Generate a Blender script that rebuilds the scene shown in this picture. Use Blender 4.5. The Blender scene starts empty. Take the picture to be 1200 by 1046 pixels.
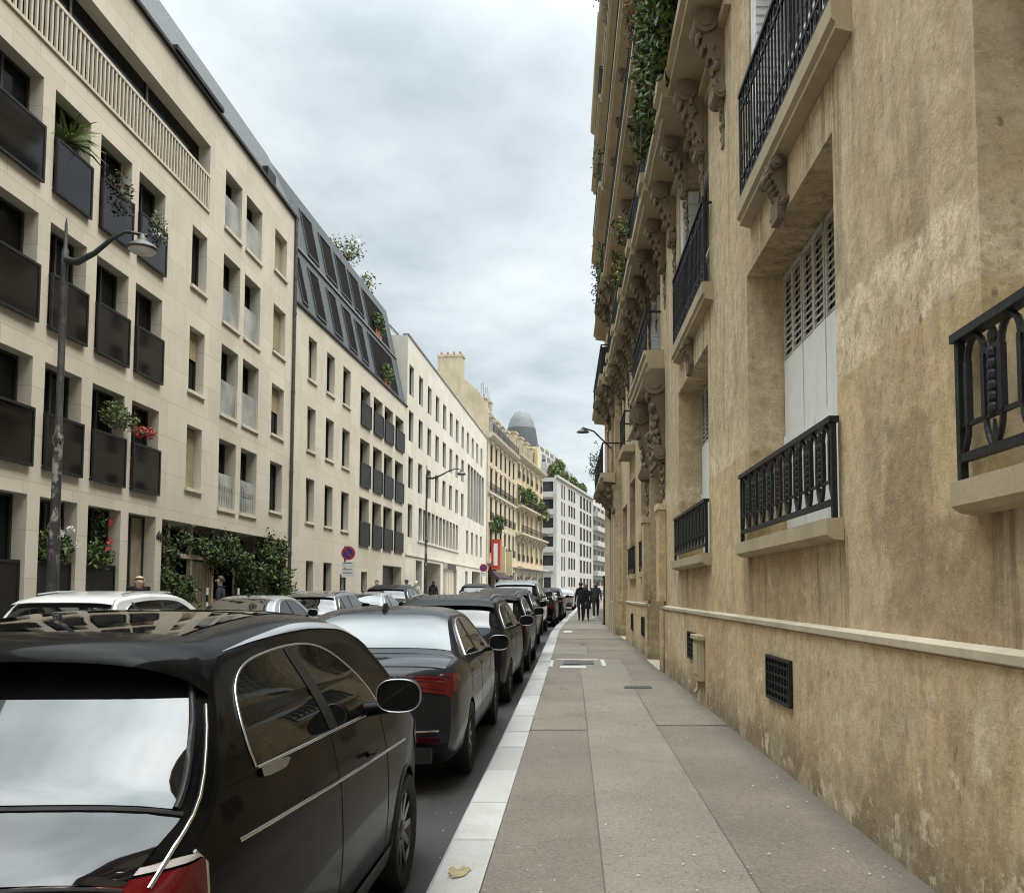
import bpy, bmesh, math, random
from mathutils import Vector, Matrix
random.seed(7)
R = math.radians
SC = bpy.context.scene
TILT = R(3.6)
COL = SC.collection

# ------------------------------------------------------------------ materials
def nodes_of(name):
    m = bpy.data.materials.new(name); m.use_nodes = True
    nt = m.node_tree; b = nt.nodes.get('Principled BSDF')
    return m, nt, b
def N(nt, t, **kw):
    n = nt.nodes.new(t)
    for k, v in kw.items():
        if k.startswith('i_'):
            n.inputs[k[2:].replace('_', ' ')].default_value = v
        else: setattr(n, k, v)
    return n
def L(nt, a, b): nt.links.new(a, b)
def c4(c): return (c[0], c[1], c[2], 1)
def noise(nt, vec, scale, detail=6, rough=.6):
    n = N(nt, 'ShaderNodeTexNoise'); n.inputs['Scale'].default_value = scale
    n.inputs['Detail'].default_value = detail; n.inputs['Roughness'].default_value = rough
    L(nt, vec, n.inputs['Vector']); return n.outputs['Fac']
def ramp(nt, fac, a, b, ca=(0,0,0), cb=(1,1,1)):
    r = N(nt, 'ShaderNodeValToRGB'); r.color_ramp.elements[0].position = a; r.color_ramp.elements[1].position = b
    r.color_ramp.elements[0].color = c4(ca); r.color_ramp.elements[1].color = c4(cb)
    L(nt, fac, r.inputs['Fac']); return r.outputs['Color']
def mix(nt, fac, a, b, blend='MIX'):
    m = N(nt, 'ShaderNodeMix', data_type='RGBA', blend_type=blend)
    for s, v in ((0, fac), (6, a), (7, b)):
        if hasattr(v, 'is_linked'): L(nt, v, m.inputs[s])
        else: m.inputs[s].default_value = v if s == 0 else c4(v)
    return m.outputs[2]
def mth(nt, op, a, b=0.0, clamp=False):
    m = N(nt, 'ShaderNodeMath', operation=op); m.use_clamp = clamp
    for i, v in ((0, a), (1, b)):
        if hasattr(v, 'is_linked'): L(nt, v, m.inputs[i])
        else: m.inputs[i].default_value = v
    return m.outputs[0]
def mapped(nt, out, sc):
    m = N(nt, 'ShaderNodeMapping'); m.inputs['Scale'].default_value = sc
    L(nt, out, m.inputs['Vector']); return m.outputs[0]
def bump(nt, b, h, strength, dist=.02):
    n = N(nt, 'ShaderNodeBump'); n.inputs['Strength'].default_value = strength; n.inputs['Distance'].default_value = dist
    L(nt, h, n.inputs['Height']); L(nt, n.outputs[0], b.inputs['Normal'])
def geo_pos(nt): return N(nt, 'ShaderNodeTexCoord').outputs['Object']

def mat(name, col, rough=.6, metal=0, var=.18, scale=3.0, bmp=.0, bscale=40, ior=None, coat=0, spec=None, streak=0):
    m, nt, b = nodes_of(name); p = geo_pos(nt)
    dark = [c*(1-var) for c in col]; lite = [min(1, c*(1+var)) for c in col]
    c = mix(nt, ramp(nt, noise(nt, p, scale, 8), .3, .7), dark, lite)
    if streak:
        s = ramp(nt, noise(nt, mapped(nt, p, (6, 6, .35)), 1.2, 5), .42, .75)
        c = mix(nt, mth(nt, 'MULTIPLY', s, streak), c, [x*.55 for x in col])
    L(nt, c, b.inputs['Base Color'])
    b.inputs['Roughness'].default_value = rough; b.inputs['Metallic'].default_value = metal
    if ior: b.inputs['IOR'].default_value = ior
    if spec is not None: b.inputs['Specular IOR Level'].default_value = spec
    if coat: b.inputs['Coat Weight'].default_value = coat; b.inputs['Coat Roughness'].default_value = .03
    if bmp: bump(nt, b, noise(nt, p, bscale, 6), bmp)
    return m
def glassy(name, col, ior=1.9, rough=.03):
    m, nt, b = nodes_of(name); p = geo_pos(nt)
    c = mix(nt, ramp(nt, noise(nt, p, .8, 3), .35, .7), [x*.6 for x in col], [x*1.4 for x in col])
    L(nt, c, b.inputs['Base Color']); b.inputs['Roughness'].default_value = rough; b.inputs['IOR'].default_value = ior
    bump(nt, b, noise(nt, p, 1.3, 2), .05, .02)
    return m
def paint(name, col, metal=.0, rough=.35, ior=1.75, coat=1, spec=.5):
    m, nt, b = nodes_of(name); p = geo_pos(nt)
    fl = ramp(nt, noise(nt, p, 2.2, 6), .35, .75)
    c = mix(nt, fl, [x*.92 for x in col], [min(1, x*1.08+.004) for x in col])
    L(nt, c, b.inputs['Base Color']); b.inputs['Metallic'].default_value = metal
    L(nt, mth(nt, 'ADD', mth(nt, 'MULTIPLY', noise(nt, p, 4, 5), .1), rough-.05), b.inputs['Roughness'])
    b.inputs['IOR'].default_value = 1.5; b.inputs['Specular IOR Level'].default_value = spec
    b.inputs['Coat Weight'].default_value = coat; b.inputs['Coat IOR'].default_value = ior
    L(nt, mth(nt, 'MULTIPLY', noise(nt, p, 3, 6), .05), b.inputs['Coat Roughness'])
    return m
def stone(name, col, joints=None, var=.14, jdark=.72, streak=.35, bmp=.15, dirty=.25):
    """dressed stone or render; joints = (block width, course height) drawn in facade metres (UV)"""
    m, nt, b = nodes_of(name); p = geo_pos(nt)
    uv = N(nt, 'ShaderNodeUVMap').outputs[0]
    c = mix(nt, ramp(nt, noise(nt, p, .45, 8, .65), .32, .68), [x*(1-var) for x in col], [min(1, x*(1+var)) for x in col])
    c = mix(nt, mth(nt, 'MULTIPLY', ramp(nt, noise(nt, p, 3.1, 8, .7), .45, .8), dirty), c, [col[0]*.6, col[1]*.55, col[2]*.48])
    s = ramp(nt, noise(nt, mapped(nt, p, (3.5, 3.5, .22)), 1.0, 6), .48, .78)
    c = mix(nt, mth(nt, 'MULTIPLY', s, streak), c, [col[0]*.55, col[1]*.5, col[2]*.44])
    if joints:
        br = N(nt, 'ShaderNodeTexBrick'); br.offset = .5
        L(nt, uv, br.inputs['Vector'])
        br.inputs['Scale'].default_value = 1; br.inputs['Brick Width'].default_value = joints[0]
        br.inputs['Row Height'].default_value = joints[1]; br.inputs['Mortar Size'].default_value = .008
        br.inputs['Color1'].default_value = (1,1,1,1); br.inputs['Color2'].default_value = (.9,.89,.87,1)
        br.inputs['Mortar'].default_value = (jdark, jdark, jdark*.97, 1)
        c = mix(nt, 1.0, c, br.outputs['Color'], 'MULTIPLY')
    L(nt, c, b.inputs['Base Color']); b.inputs['Roughness'].default_value = .85
    b.inputs['Specular IOR Level'].default_value = .25
    bump(nt, b, noise(nt, p, 24, 8, .7), bmp, .02)
    return m
def leaf(name, col):
    m, nt, b = nodes_of(name); p = geo_pos(nt)
    c = mix(nt, ramp(nt, noise(nt, p, 5, 4), .3, .7), [x*.45 for x in col], [x*1.5 for x in col])
    L(nt, c, b.inputs['Base Color']); b.inputs['Roughness'].default_value = .55
    b.inputs['Specular IOR Level'].default_value = .3
    return m

# ------------------------------------------------------------------ mesh builder
class Frame:
    """facade frame: s along the wall, n out of the wall, z up"""
    def __init__(self, o, d, right=False):
        l = math.hypot(*d); self.o = o; self.d = (d[0]/l, d[1]/l); self.slope = d[0]/d[1]
        self.n = (-self.d[1], self.d[0]) if right else (self.d[1], -self.d[0])
    def P(self, s, n, z):
        return (self.o[0]+self.d[0]*s+self.n[0]*n, self.o[1]+self.d[1]*s+self.n[1]*n, z)
    def S(self, px, n=0, py=694):
        """distance along the wall, as surveyed from the photo at column px, row py"""
        w = (631-py)/1000.0; k = ((px-671)/1000.0)/(math.cos(TILT)-w*math.sin(TILT))
        ox, oy = self.o[0]+self.n[0]*n, self.o[1]+self.n[1]*n
        return (k*oy-ox)/(self.d[0]-k*self.d[1])
WORLD = Frame((0, 0), (0, 1))

class MB:
    def __init__(self): self.v = []; self.f = []; self.uv = []; self.mi = []; self.cur = 0; self.cuts = []
    def cut(self):
        """what follows is a separate piece"""
        self.cuts.append((len(self.v), len(self.f)))
    def face(self, pts, uv=None):
        i = len(self.v); self.v += [tuple(p) for p in pts]; self.f.append(list(range(i, i+len(pts))))
        self.uv.append(uv); self.mi.append(self.cur)
    def grid(self, rows, closed=False):
        """rows of points -> shared vertex grid"""
        b = len(self.v); m = len(rows[0])
        for r in rows: self.v += [tuple(p) for p in r]
        for i in range(len(rows)-1):
            for j in range(m if closed else m-1):
                k = (j+1) % m
                self.f.append([b+i*m+j, b+i*m+k, b+(i+1)*m+k, b+(i+1)*m+j]); self.uv.append(None); self.mi.append(self.cur)
        return b
    def box(self, x0, x1, y0, y1, z0, z1): self.fbox(None, x0, x1, y0, y1, z0, z1)
    def fbox(self, F, s0, s1, n0, n1, z0, z1):
        P = F.P if F else (lambda a, b, c: (a, b, c))
        c = [P(s, n, z) for z in (z0, z1) for s, n in ((s0, n0), (s1, n0), (s1, n1), (s0, n1))]
        u = ((s0, z0), (s1, z0), (s1, z1), (s0, z1)); w = ((n0, z0), (n1, z0), (n1, z1), (n0, z1)); t = ((s0, n0), (s1, n0), (s1, n1), (s0, n1))
        b = len(self.v); self.v += c
        for q, uu in (((0,3,2,1), t), ((4,5,6,7), t), ((0,1,5,4), u), ((2,3,7,6), u), ((1,2,6,5), w), ((3,0,4,7), w)):
            self.f.append([b+i for i in q]); self.uv.append(uu); self.mi.append(self.cur)
    def tube(self, pts, r, seg=8, caps=True):
        pts = [Vector(p) for p in pts]; rows = []
        n = len(pts); up = None
        for i, p in enumerate(pts):
            d = (pts[min(i+1, n-1)]-pts[max(i-1, 0)])
            if d.length < 1e-9: d = Vector((0, 0, 1))
            d.normalize()
            if up is None or abs(up.dot(d)) > .98:
                up = Vector((0, 0, 1)) if abs(d.z) < .9 else Vector((1, 0, 0))
            a = d.cross(up).normalized(); up2 = a.cross(d).normalized(); up = up2
            rr = r[i] if isinstance(r, (list, tuple)) else r
            rows.append([p+(a*math.cos(t)+up2*math.sin(t))*rr for t in [2*math.pi*k/seg for k in range(seg)]])
        self.grid(rows, True)
        if caps: self.face(rows[0][::-1]); self.face(rows[-1])
    def lathe(self, prof, c=(0,0,0), axis='z', seg=20, caps=True, arc=None):
        rows = []
        for r, h in prof:
            row = []
            for k in range(seg):
                t = 2*math.pi*k/seg; a, b2 = r*math.cos(t), r*math.sin(t)
                p = {'z': (a, b2, h), 'x': (h, a, b2), 'y': (b2, h, a)}[axis]
                row.append((c[0]+p[0], c[1]+p[1], c[2]+p[2]))
            rows.append(row)
        self.grid(rows, True)
        if caps: self.face(rows[0][::-1]); self.face(rows[-1])
    def prism(self, F, poly, s0, s1):
        """polygon in (n, z) extruded along s"""
        P = F.P
        a = [P(s0, n, z) for n, z in poly]; b = [P(s1, n, z) for n, z in poly]
        k = len(poly)
        self.face(a, [(n, z) for n, z in poly]); self.face(b[::-1], [(n, z) for n, z in poly][::-1])
        for i in range(k):
            j = (i+1) % k; self.face([a[i], b[i], b[j], a[j]], [(s0, poly[i][1]), (s1, poly[i][1]), (s1, poly[j][1]), (s0, poly[j][1])])
    def plate(self, F, poly, n0, n1):
        """polygon in (s, z) extruded along n"""
        P = F.P
        a = [P(s, n0, z) for s, z in poly]; b = [P(s, n1, z) for s, z in poly]; k = len(poly)
        self.face(a[::-1], poly[::-1]); self.face(b, poly)
        for i in range(k):
            j = (i+1) % k; self.face([a[i], a[j], b[j], b[i]])
    def blob(self, c, r, seg=10, rings=7, jit=0):
        rows = []
        for i in range(1, rings):
            t = math.pi*i/rings
            rows.append([(c[0]+r[0]*math.sin(t)*math.cos(2*math.pi*k/seg)*(1+random.uniform(-jit, jit)), c[1]+r[1]*math.sin(t)*math.sin(2*math.pi*k/seg)*(1+random.uniform(-jit, jit)), c[2]+r[2]*math.cos(t)) for k in range(seg)])
        self.grid(rows, True); self.face(rows[0]); self.face(rows[-1][::-1])
    def leaves(self, gen, count, size, nm=2):
        for _ in range(count):
            p = Vector(gen()); a = Vector((random.gauss(0,1), random.gauss(0,1), random.gauss(0,1))).normalized()
            b = a.orthogonal().normalized(); b.rotate(Matrix.Rotation(random.uniform(0, 6.28), 3, a)); c = a.cross(b)
            s = size*random.uniform(.55, 1.3); self.cur = random.randrange(nm)
            self.face([p-b*s, p+c*s*.42-b*s*.1+a*s*.15, p+b*s, p-c*s*.42-b*s*.1+a*s*.15])
        self.cur = 0
    def build(self, name, mats, parent=None, origin=(0,0,0), smooth=None, bevel=0, weld=False):
        me = bpy.data.meshes.new(name)
        ox, oy, oz = origin
        me.from_pydata([(x-ox, y-oy, z-oz) for x, y, z in self.v], [], self.f)
        if not isinstance(mats, (list, tuple)): mats = [mats]
        for m in mats: me.materials.append(m)
        me.polygons.foreach_set('material_index', self.mi)
        ul = me.uv_layers.new(name='UVMap')
        for poly, uv in zip(me.polygons, self.uv):
            if uv:
                for li, c in zip(poly.loop_indices, uv): ul.data[li].uv = c
        if weld:
            bm = bmesh.new(); bm.from_mesh(me); bmesh.ops.remove_doubles(bm, verts=bm.verts, dist=1e-5)
            bmesh.ops.recalc_face_normals(bm, faces=bm.faces); bm.to_mesh(me); bm.free()
        if smooth:
            me.polygons.foreach_set('use_smooth', [True]*len(me.polygons)); me.set_sharp_from_angle(angle=R(smooth))
        me.update()
        o = bpy.data.objects.new(name, me); COL.objects.link(o)
        if parent: o.parent = parent
        else: o.location = origin
        if bevel:
            b = o.modifiers.new('bevel', 'BEVEL'); b.width = bevel; b.segments = 2; b.limit_method = 'ANGLE'; b.angle_limit = R(50)
        return o

def thing(name, label, cat, loc=(0,0,0), group=None):
    o = bpy.data.objects.new(name, None); COL.objects.link(o); o.location = loc; o.empty_display_size = .2
    o['label'] = label; o['category'] = cat
    if group: o['group'] = group
    return o
def tag(o, label, cat, group=None):
    o['label'] = label; o['category'] = cat
    if group: o['group'] = group
    return o
def struct(o): o['kind'] = 'structure'; return o
class Thing:
    """a thing whose parts are given in world metres"""
    def __init__(self, name, label, cat, loc, group=None):
        self.loc = loc; self.o = thing(name, label, cat, loc, group)
    def part(self, name, mb, mats, parent=None, **kw):
        if mb.cuts:
            cs = [c for c in mb.cuts]+[(len(mb.v), len(mb.f))]; r = None
            if cs[0] != (0, 0): cs = [(0, 0)]+cs
            for (v0, f0), (v1, f1) in zip(cs, cs[1:]):
                if f1 == f0: continue
                q = MB(); q.v = mb.v[v0:v1]; q.f = [[i-v0 for i in f] for f in mb.f[f0:f1]]; q.uv = mb.uv[f0:f1]; q.mi = mb.mi[f0:f1]
                r = q.build(name, mats, parent or self.o, self.loc, **kw)
            return r
        return mb.build(name, mats, parent or self.o, self.loc, **kw)
def kids(o): return [c for c in bpy.data.objects if c.parent == o]
def copy_tree(o, kidmap, parent=None):
    c = o.copy(); COL.objects.link(c); c.parent = parent
    for ch in kidmap.get(o.name, []): copy_tree(ch, kidmap, c)
    return c
def kidmap():
    d = {}
    for o in bpy.data.objects:
        if o.parent: d.setdefault(o.parent.name, []).append(o)
    return d

# ground rises gently away from the eye and the street bends right
def gz(y):
    t = max(0.0, y-8); return .0095*t*t/(t+7)
_DIR = [(-50, 0), (28, 0), (36, .036), (84, .036), (90, .1), (103, .11), (110, .14), (125, .16), (145, .2), (400, .2)]
def _dir(y):
    for (a, u), (b, v) in zip(_DIR, _DIR[1:]):
        if y <= b: return u+(v-u)*(y-a)/(b-a)
    return .2
_C = [0.0]
for _i in range(1, 421): _C.append(_C[-1]+_dir(_i))
def cx(y):
    if y <= 0: return 0.0
    i = min(int(y), 419); return _C[i]+(_C[i+1]-_C[i])*(y-i)

def facade(mb, F, s0, s1, z0, z1, ops, depth=.3, n=0.0):
    """wall face with rectangular openings (sa, sb, za, zb[, depth]) and their reveals"""
    ss = sorted({s0, s1} | {v for o in ops for v in (o[0], o[1]) if s0 < v < s1})
    zs = sorted({z0, z1} | {v for o in ops for v in (o[2], o[3]) if z0 < v < z1})
    for a, b in zip(ss, ss[1:]):
        for c, d in zip(zs, zs[1:]):
            ms, mz = (a+b)/2, (c+d)/2
            if any(o[0] < ms < o[1] and o[2] < mz < o[3] for o in ops): continue
            mb.face([F.P(a,n,c), F.P(b,n,c), F.P(b,n,d), F.P(a,n,d)], [(a,c), (b,c), (b,d), (a,d)])
    for o in ops:
        a, b, c, d = o[:4]; q = n-(o[4] if len(o) > 4 else depth)
        a, b, c, d = max(a, s0), min(b, s1), max(c, z0), min(d, z1)
        mb.face([F.P(a,n,c), F.P(a,n,d), F.P(a,q,d), F.P(a,q,c)], [(0,c), (0,d), (n-q,d), (n-q,c)])
        mb.face([F.P(b,n,c), F.P(b,q,c), F.P(b,q,d), F.P(b,n,d)], [(0,c), (n-q,c), (n-q,d), (0,d)])
        mb.face([F.P(a,n,d), F.P(b,n,d), F.P(b,q,d), F.P(a,q,d)], [(a,d), (b,d), (b,d+n-q), (a,d+n-q)])
        if c > z0+.01: mb.face([F.P(a,n,c), F.P(a,q,c), F.P(b,q,c), F.P(b,n,c)], [(a,c), (a,c+n-q), (b,c+n-q), (b,c)])
def shell(mb, F, s0, s1, z0, z1, D, n=0.0, top=True):
    for s in (s0, s1):
        mb.face([F.P(s,n,z0), F.P(s,n-D,z0), F.P(s,n-D,z1), F.P(s,n,z1)], [(0,z0), (D,z0), (D,z1), (0,z1)])
    mb.face([F.P(s0,n-D,z0), F.P(s1,n-D,z0), F.P(s1,n-D,z1), F.P(s0,n-D,z1)], [(s0,z0), (s1,z0), (s1,z1), (s0,z1)])
    if top: mb.face([F.P(s0,n,z1), F.P(s1,n,z1), F.P(s1,n-D,z1), F.P(s0,n-D,z1)], [(s0,0), (s1,0), (s1,D), (s0,D)])
def window(T, F, o, n, fm, gm, mull=1, trans=0, fw=.05, sub=True):
    """one window: a frame part and its pane; n is the back of the reveal"""
    a, b, c, d = o[:4]; m = MB()
    m.fbox(F, a, a+fw, n, n+.06, c, d); m.fbox(F, b-fw, b, n, n+.06, c, d)
    m.fbox(F, a+fw, b-fw, n, n+.06, c, c+fw); m.fbox(F, a+fw, b-fw, n, n+.06, d-fw, d)
    for k in range(1, mull+1):
        s = a+(b-a)*k/(mull+1); m.fbox(F, s-fw*.6, s+fw*.6, n, n+.062, c+fw, d-fw)
    for k in range(1, trans+1):
        z = c+(d-c)*k/(trans+1); m.fbox(F, a+fw, b-fw, n, n+.058, z-.02, z+.02)
    w = T.part('window', m, fm)
    g = MB(); q = n+.02
    g.face([F.P(a,q,c), F.P(b,q,c), F.P(b,q,d), F.P(a,q,d)], [(a,c), (b,c), (b,d), (a,d)])
    T.part('pane', g, gm, w)
    return w
# ------------------------------------------------------------------ camera, light, sky
cam = bpy.data.cameras.new('camera'); co = bpy.data.objects.new('camera', cam); COL.objects.link(co)
co.location = (0, 0, 1.6); co.rotation_euler = (R(90+3.6), 0, 0)
cam.sensor_fit = 'HORIZONTAL'; cam.sensor_width = 36; cam.lens = 30.0
cam.shift_x = -71/1200; cam.shift_y = 108/1200; cam.clip_start = .05; cam.clip_end = 3000
SC.camera = co
SC.view_settings.view_transform = 'Standard'; SC.view_settings.look = 'None'
SC.view_settings.exposure = 2.25; SC.view_settings.gamma = 1
SC.cycles.pixel_filter_type = 'BLACKMAN_HARRIS'; SC.cycles.filter_width = 1.1

SUN_EL, SUN_AZ = R(62), R(95)       # azimuth clockwise from +Y (behind the eye, over the right-hand roofs)
sd = bpy.data.lights.new('sun', 'SUN'); sd.energy = .7; sd.angle = R(30); sd.color = (1, .90, .76)
so = bpy.data.objects.new('sun', sd); COL.objects.link(so)
sv = Vector((math.sin(SUN_AZ)*math.cos(SUN_EL), math.cos(SUN_AZ)*math.cos(SUN_EL), math.sin(SUN_EL)))
so.rotation_euler = sv.to_track_quat('Z', 'Y').to_euler()

W = bpy.data.worlds.new('World'); SC.world = W; W.use_nodes = True
nt = W.node_tree; bg = nt.nodes['Background']; bg.inputs['Strength'].default_value = .1
sky = N(nt, 'ShaderNodeTexSky', sky_type='NISHITA'); sky.sun_disc = False
sky.sun_elevation = SUN_EL; sky.sun_rotation = SUN_AZ; sky.air_density = 1.0; sky.dust_density = 2.0
tc = N(nt, 'ShaderNodeTexCoord').outputs['Generated']
sep = N(nt, 'ShaderNodeSeparateXYZ'); L(nt, tc, sep.inputs[0])
# project the view direction on a flat cloud deck
zc = mth(nt, 'MAXIMUM', mth(nt, 'ADD', sep.outputs[2], .12), .05)
comb = N(nt, 'ShaderNodeCombineXYZ')
L(nt, mth(nt, 'DIVIDE', sep.outputs[0], zc), comb.inputs[0]); L(nt, mth(nt, 'DIVIDE', sep.outputs[1], zc), comb.inputs[1])
v = comb.outputs[0]
n1 = noise(nt, mapped(nt, v, (1.1, 1.0, 1)), .85, 9, .52)
n2 = noise(nt, mapped(nt, v, (1, 1, 1)), 1.9, 8, .55)
cl = mth(nt, 'ADD', mth(nt, 'MULTIPLY', n1, .74), mth(nt, 'MULTIPLY', n2, .26))
cc = N(nt, 'ShaderNodeValToRGB'); L(nt, cl, cc.inputs['Fac'])
e = cc.color_ramp.elements
e[0].position = .42; e[0].color = (1.12, 1.26, 1.28, 1)
e[1].position = .63; e[1].color = (2.22, 2.31, 2.30, 1)
k = cc.color_ramp.elements.new(.51); k.color = (1.60, 1.73, 1.74, 1)
zr = mth(nt, 'SUBTRACT', sep.outputs[2], .47, True)
zen = mth(nt, 'ADD', 1.0, mth(nt, 'MULTIPLY', mth(nt, 'MULTIPLY', zr, zr), 33.0))   # an overcast sky is brightest overhead
cloud = N(nt, 'ShaderNodeVectorMath', operation='SCALE'); L(nt, cc.outputs['Color'], cloud.inputs[0]); L(nt, zen, cloud.inputs['Scale'])
L(nt, mix(nt, .93, sky.outputs[0], cloud.outputs[0]), bg.inputs['Color'])

# ------------------------------------------------------------------ materials
M = {}
M['lime'] = stone('pale limestone', (.57,.53,.455), (1.62, .935), var=.08, jdark=.68, streak=.14, bmp=.10, dirty=.10)
M['lime2'] = stone('pale limestone of the middle block', (.565,.53,.455), (1.62, .935), var=.08, jdark=.72, streak=.14, bmp=.10, dirty=.10)
M['white_stone'] = stone('whitish stone cladding', (.60,.575,.515), (1.2, .9), var=.06, jdark=.88, streak=.10, bmp=.06, dirty=.10)
M['cream'] = stone('cream dressed stone', (.52,.45,.34), (.9, .45), var=.10, jdark=.75, streak=.25, bmp=.15)
M['gold'] = stone('golden dressed stone', (.56,.465,.31), (.9, .45), var=.10, jdark=.75, streak=.25, bmp=.15)
M['cream_trim'] = stone('cream stone trim', (.50,.445,.36), None, var=.12, streak=.4, bmp=.2)
M['party'] = stone('rendered party wall', (.42,.365,.265), None, var=.18, streak=.5, bmp=.2)
M['white_wall'] = stone('white facade slabs', (.48,.475,.455), (3.0, 2.9), var=.05, jdark=.8, streak=.12, bmp=.05, dirty=.08)
M['slate'] = mat('slate roof', (.080,.090,.098), .55, var=.5, scale=16, bmp=.6, bscale=14, spec=.3)
M['zinc'] = mat('zinc sheet', (.20,.215,.225), .5, .1, var=.2, scale=4)
M['black_metal'] = mat('black lacquered metal', (.016,.015,.015), .45, 0, var=.3, scale=6, spec=.25)
M['iron'] = mat('painted cast iron', (.013,.013,.014), .5, 0, var=.4, scale=18, bmp=.3, bscale=60, spec=.3)
M['dark_frame'] = mat('dark window frame', (.03,.029,.028), .5, var=.25)
M['smoke_dull'] = mat('dull smoked panel', (.020,.018,.017), .4, var=.5, scale=1.5, spec=.06)
M['smoke_glass'] = glassy('smoked glass', (.010,.009,.009), 1.38, .06)
M['pane_dark'] = glassy('dark window pane', (.006,.006,.007), 1.2, .12)
M['pane_grey'] = glassy('grey window pane', (.035,.037,.039), 1.4, .06)
M['curtain'] = mat('curtained pane', (.24,.215,.165), .35, var=.25, scale=5, streak=.5)
M['shutter_beige'] = mat('beige roller shutter', (.30,.25,.155), .6, var=.12, streak=.3)
M['frost'] = glassy('frosted glass', (.27,.275,.255), 1.45, .35)
M['rail_pale'] = mat('pale painted rail', (.52,.47,.38), .5, var=.12)
M['plaster_white'] = mat('white painted shutter', (.84,.86,.84), .55, var=.05, scale=5, streak=.15, bmp=.08)
M['louver'] = mat('weathered shutter slats', (.50,.48,.44), .6, var=.15, streak=.35)
M['wood_dark'] = mat('dark varnished wood', (.055,.038,.028), .4, var=.35, streak=.4)
M['wood_beige'] = mat('beige wooden door', (.30,.25,.18), .5, var=.2, streak=.4)
M['brown_door'] = mat('brown garage door', (.05,.036,.032), .5, var=.2, streak=.3)
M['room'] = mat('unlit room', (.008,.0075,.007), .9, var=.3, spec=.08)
M['leaf_dark'] = leaf('dark ivy leaf', (.038,.060,.022)); M['leaf_mid'] = leaf('ivy leaf', (.085,.145,.040))
M['leaf_lite'] = leaf('bright leaf', (.12,.155,.045)); M['leaf_yel'] = leaf('yellow leaf', (.26,.22,.05))
M['petal_red'] = mat('red petals', (.55,.03,.05), .6, var=.3); M['scrap'] = mat('pale scrap', (.55,.53,.48), .7, var=.25)
M['petal_white'] = mat('white petals', (.75,.73,.70), .6, var=.15)
M['petal_pink'] = mat('pink petals', (.55,.22,.26), .6, var=.25)
M['bark'] = mat('bark', (.09,.065,.045), .9, var=.4, scale=12, bmp=.4)
M['terracotta'] = mat('terracotta', (.33,.13,.07), .8, var=.25)
M['galv'] = mat('painted lamp steel', (.07,.068,.063), .5, .2, var=.5, scale=7, bmp=.1)
M['pole_dark'] = mat('dark green pole', (.022,.03,.028), .45, .2, var=.3)
M['lamp_lens'] = mat('lamp lens', (.55,.55,.52), .2, var=.1)
M['steel'] = mat('brushed steel', (.42,.42,.42), .35, .8, var=.2)
M['chrome'] = mat('chrome trim', (.62,.62,.62), .15, 1.0, var=.1)
M['rubber'] = mat('tyre rubber', (.014,.014,.014), .8, var=.3, scale=20, bmp=.3)
M['sign_white'] = mat('white sign plate', (.68,.68,.67), .4, var=.06)
M['sign_red'] = mat('red sign', (.42,.03,.04), .4, var=.1); M['sign_blue'] = mat('blue sign', (.03,.04,.20), .4, var=.1)
M['shop_red'] = mat('red shop sign', (.40,.04,.025), .45, var=.1); M['banner'] = mat('pale yellow banner', (.55,.48,.30), .7, var=.08)
M['awning'] = mat('plum awning', (.05,.025,.035), .8, var=.2)
M['cast_iron_lid'] = mat('cast iron lid', (.085,.083,.08), .5, .3, var=.3, scale=20, bmp=.4)
M['road_white'] = mat('worn white road paint', (.60,.59,.55), .7, var=.2, scale=14, bmp=.2)
M['road_yellow'] = mat('worn yellow paint', (.38,.30,.16), .7, var=.35, scale=12, bmp=.2)
M['concrete'] = mat('concrete', (.42,.41,.38), .85, var=.18, scale=5, bmp=.2)

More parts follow.
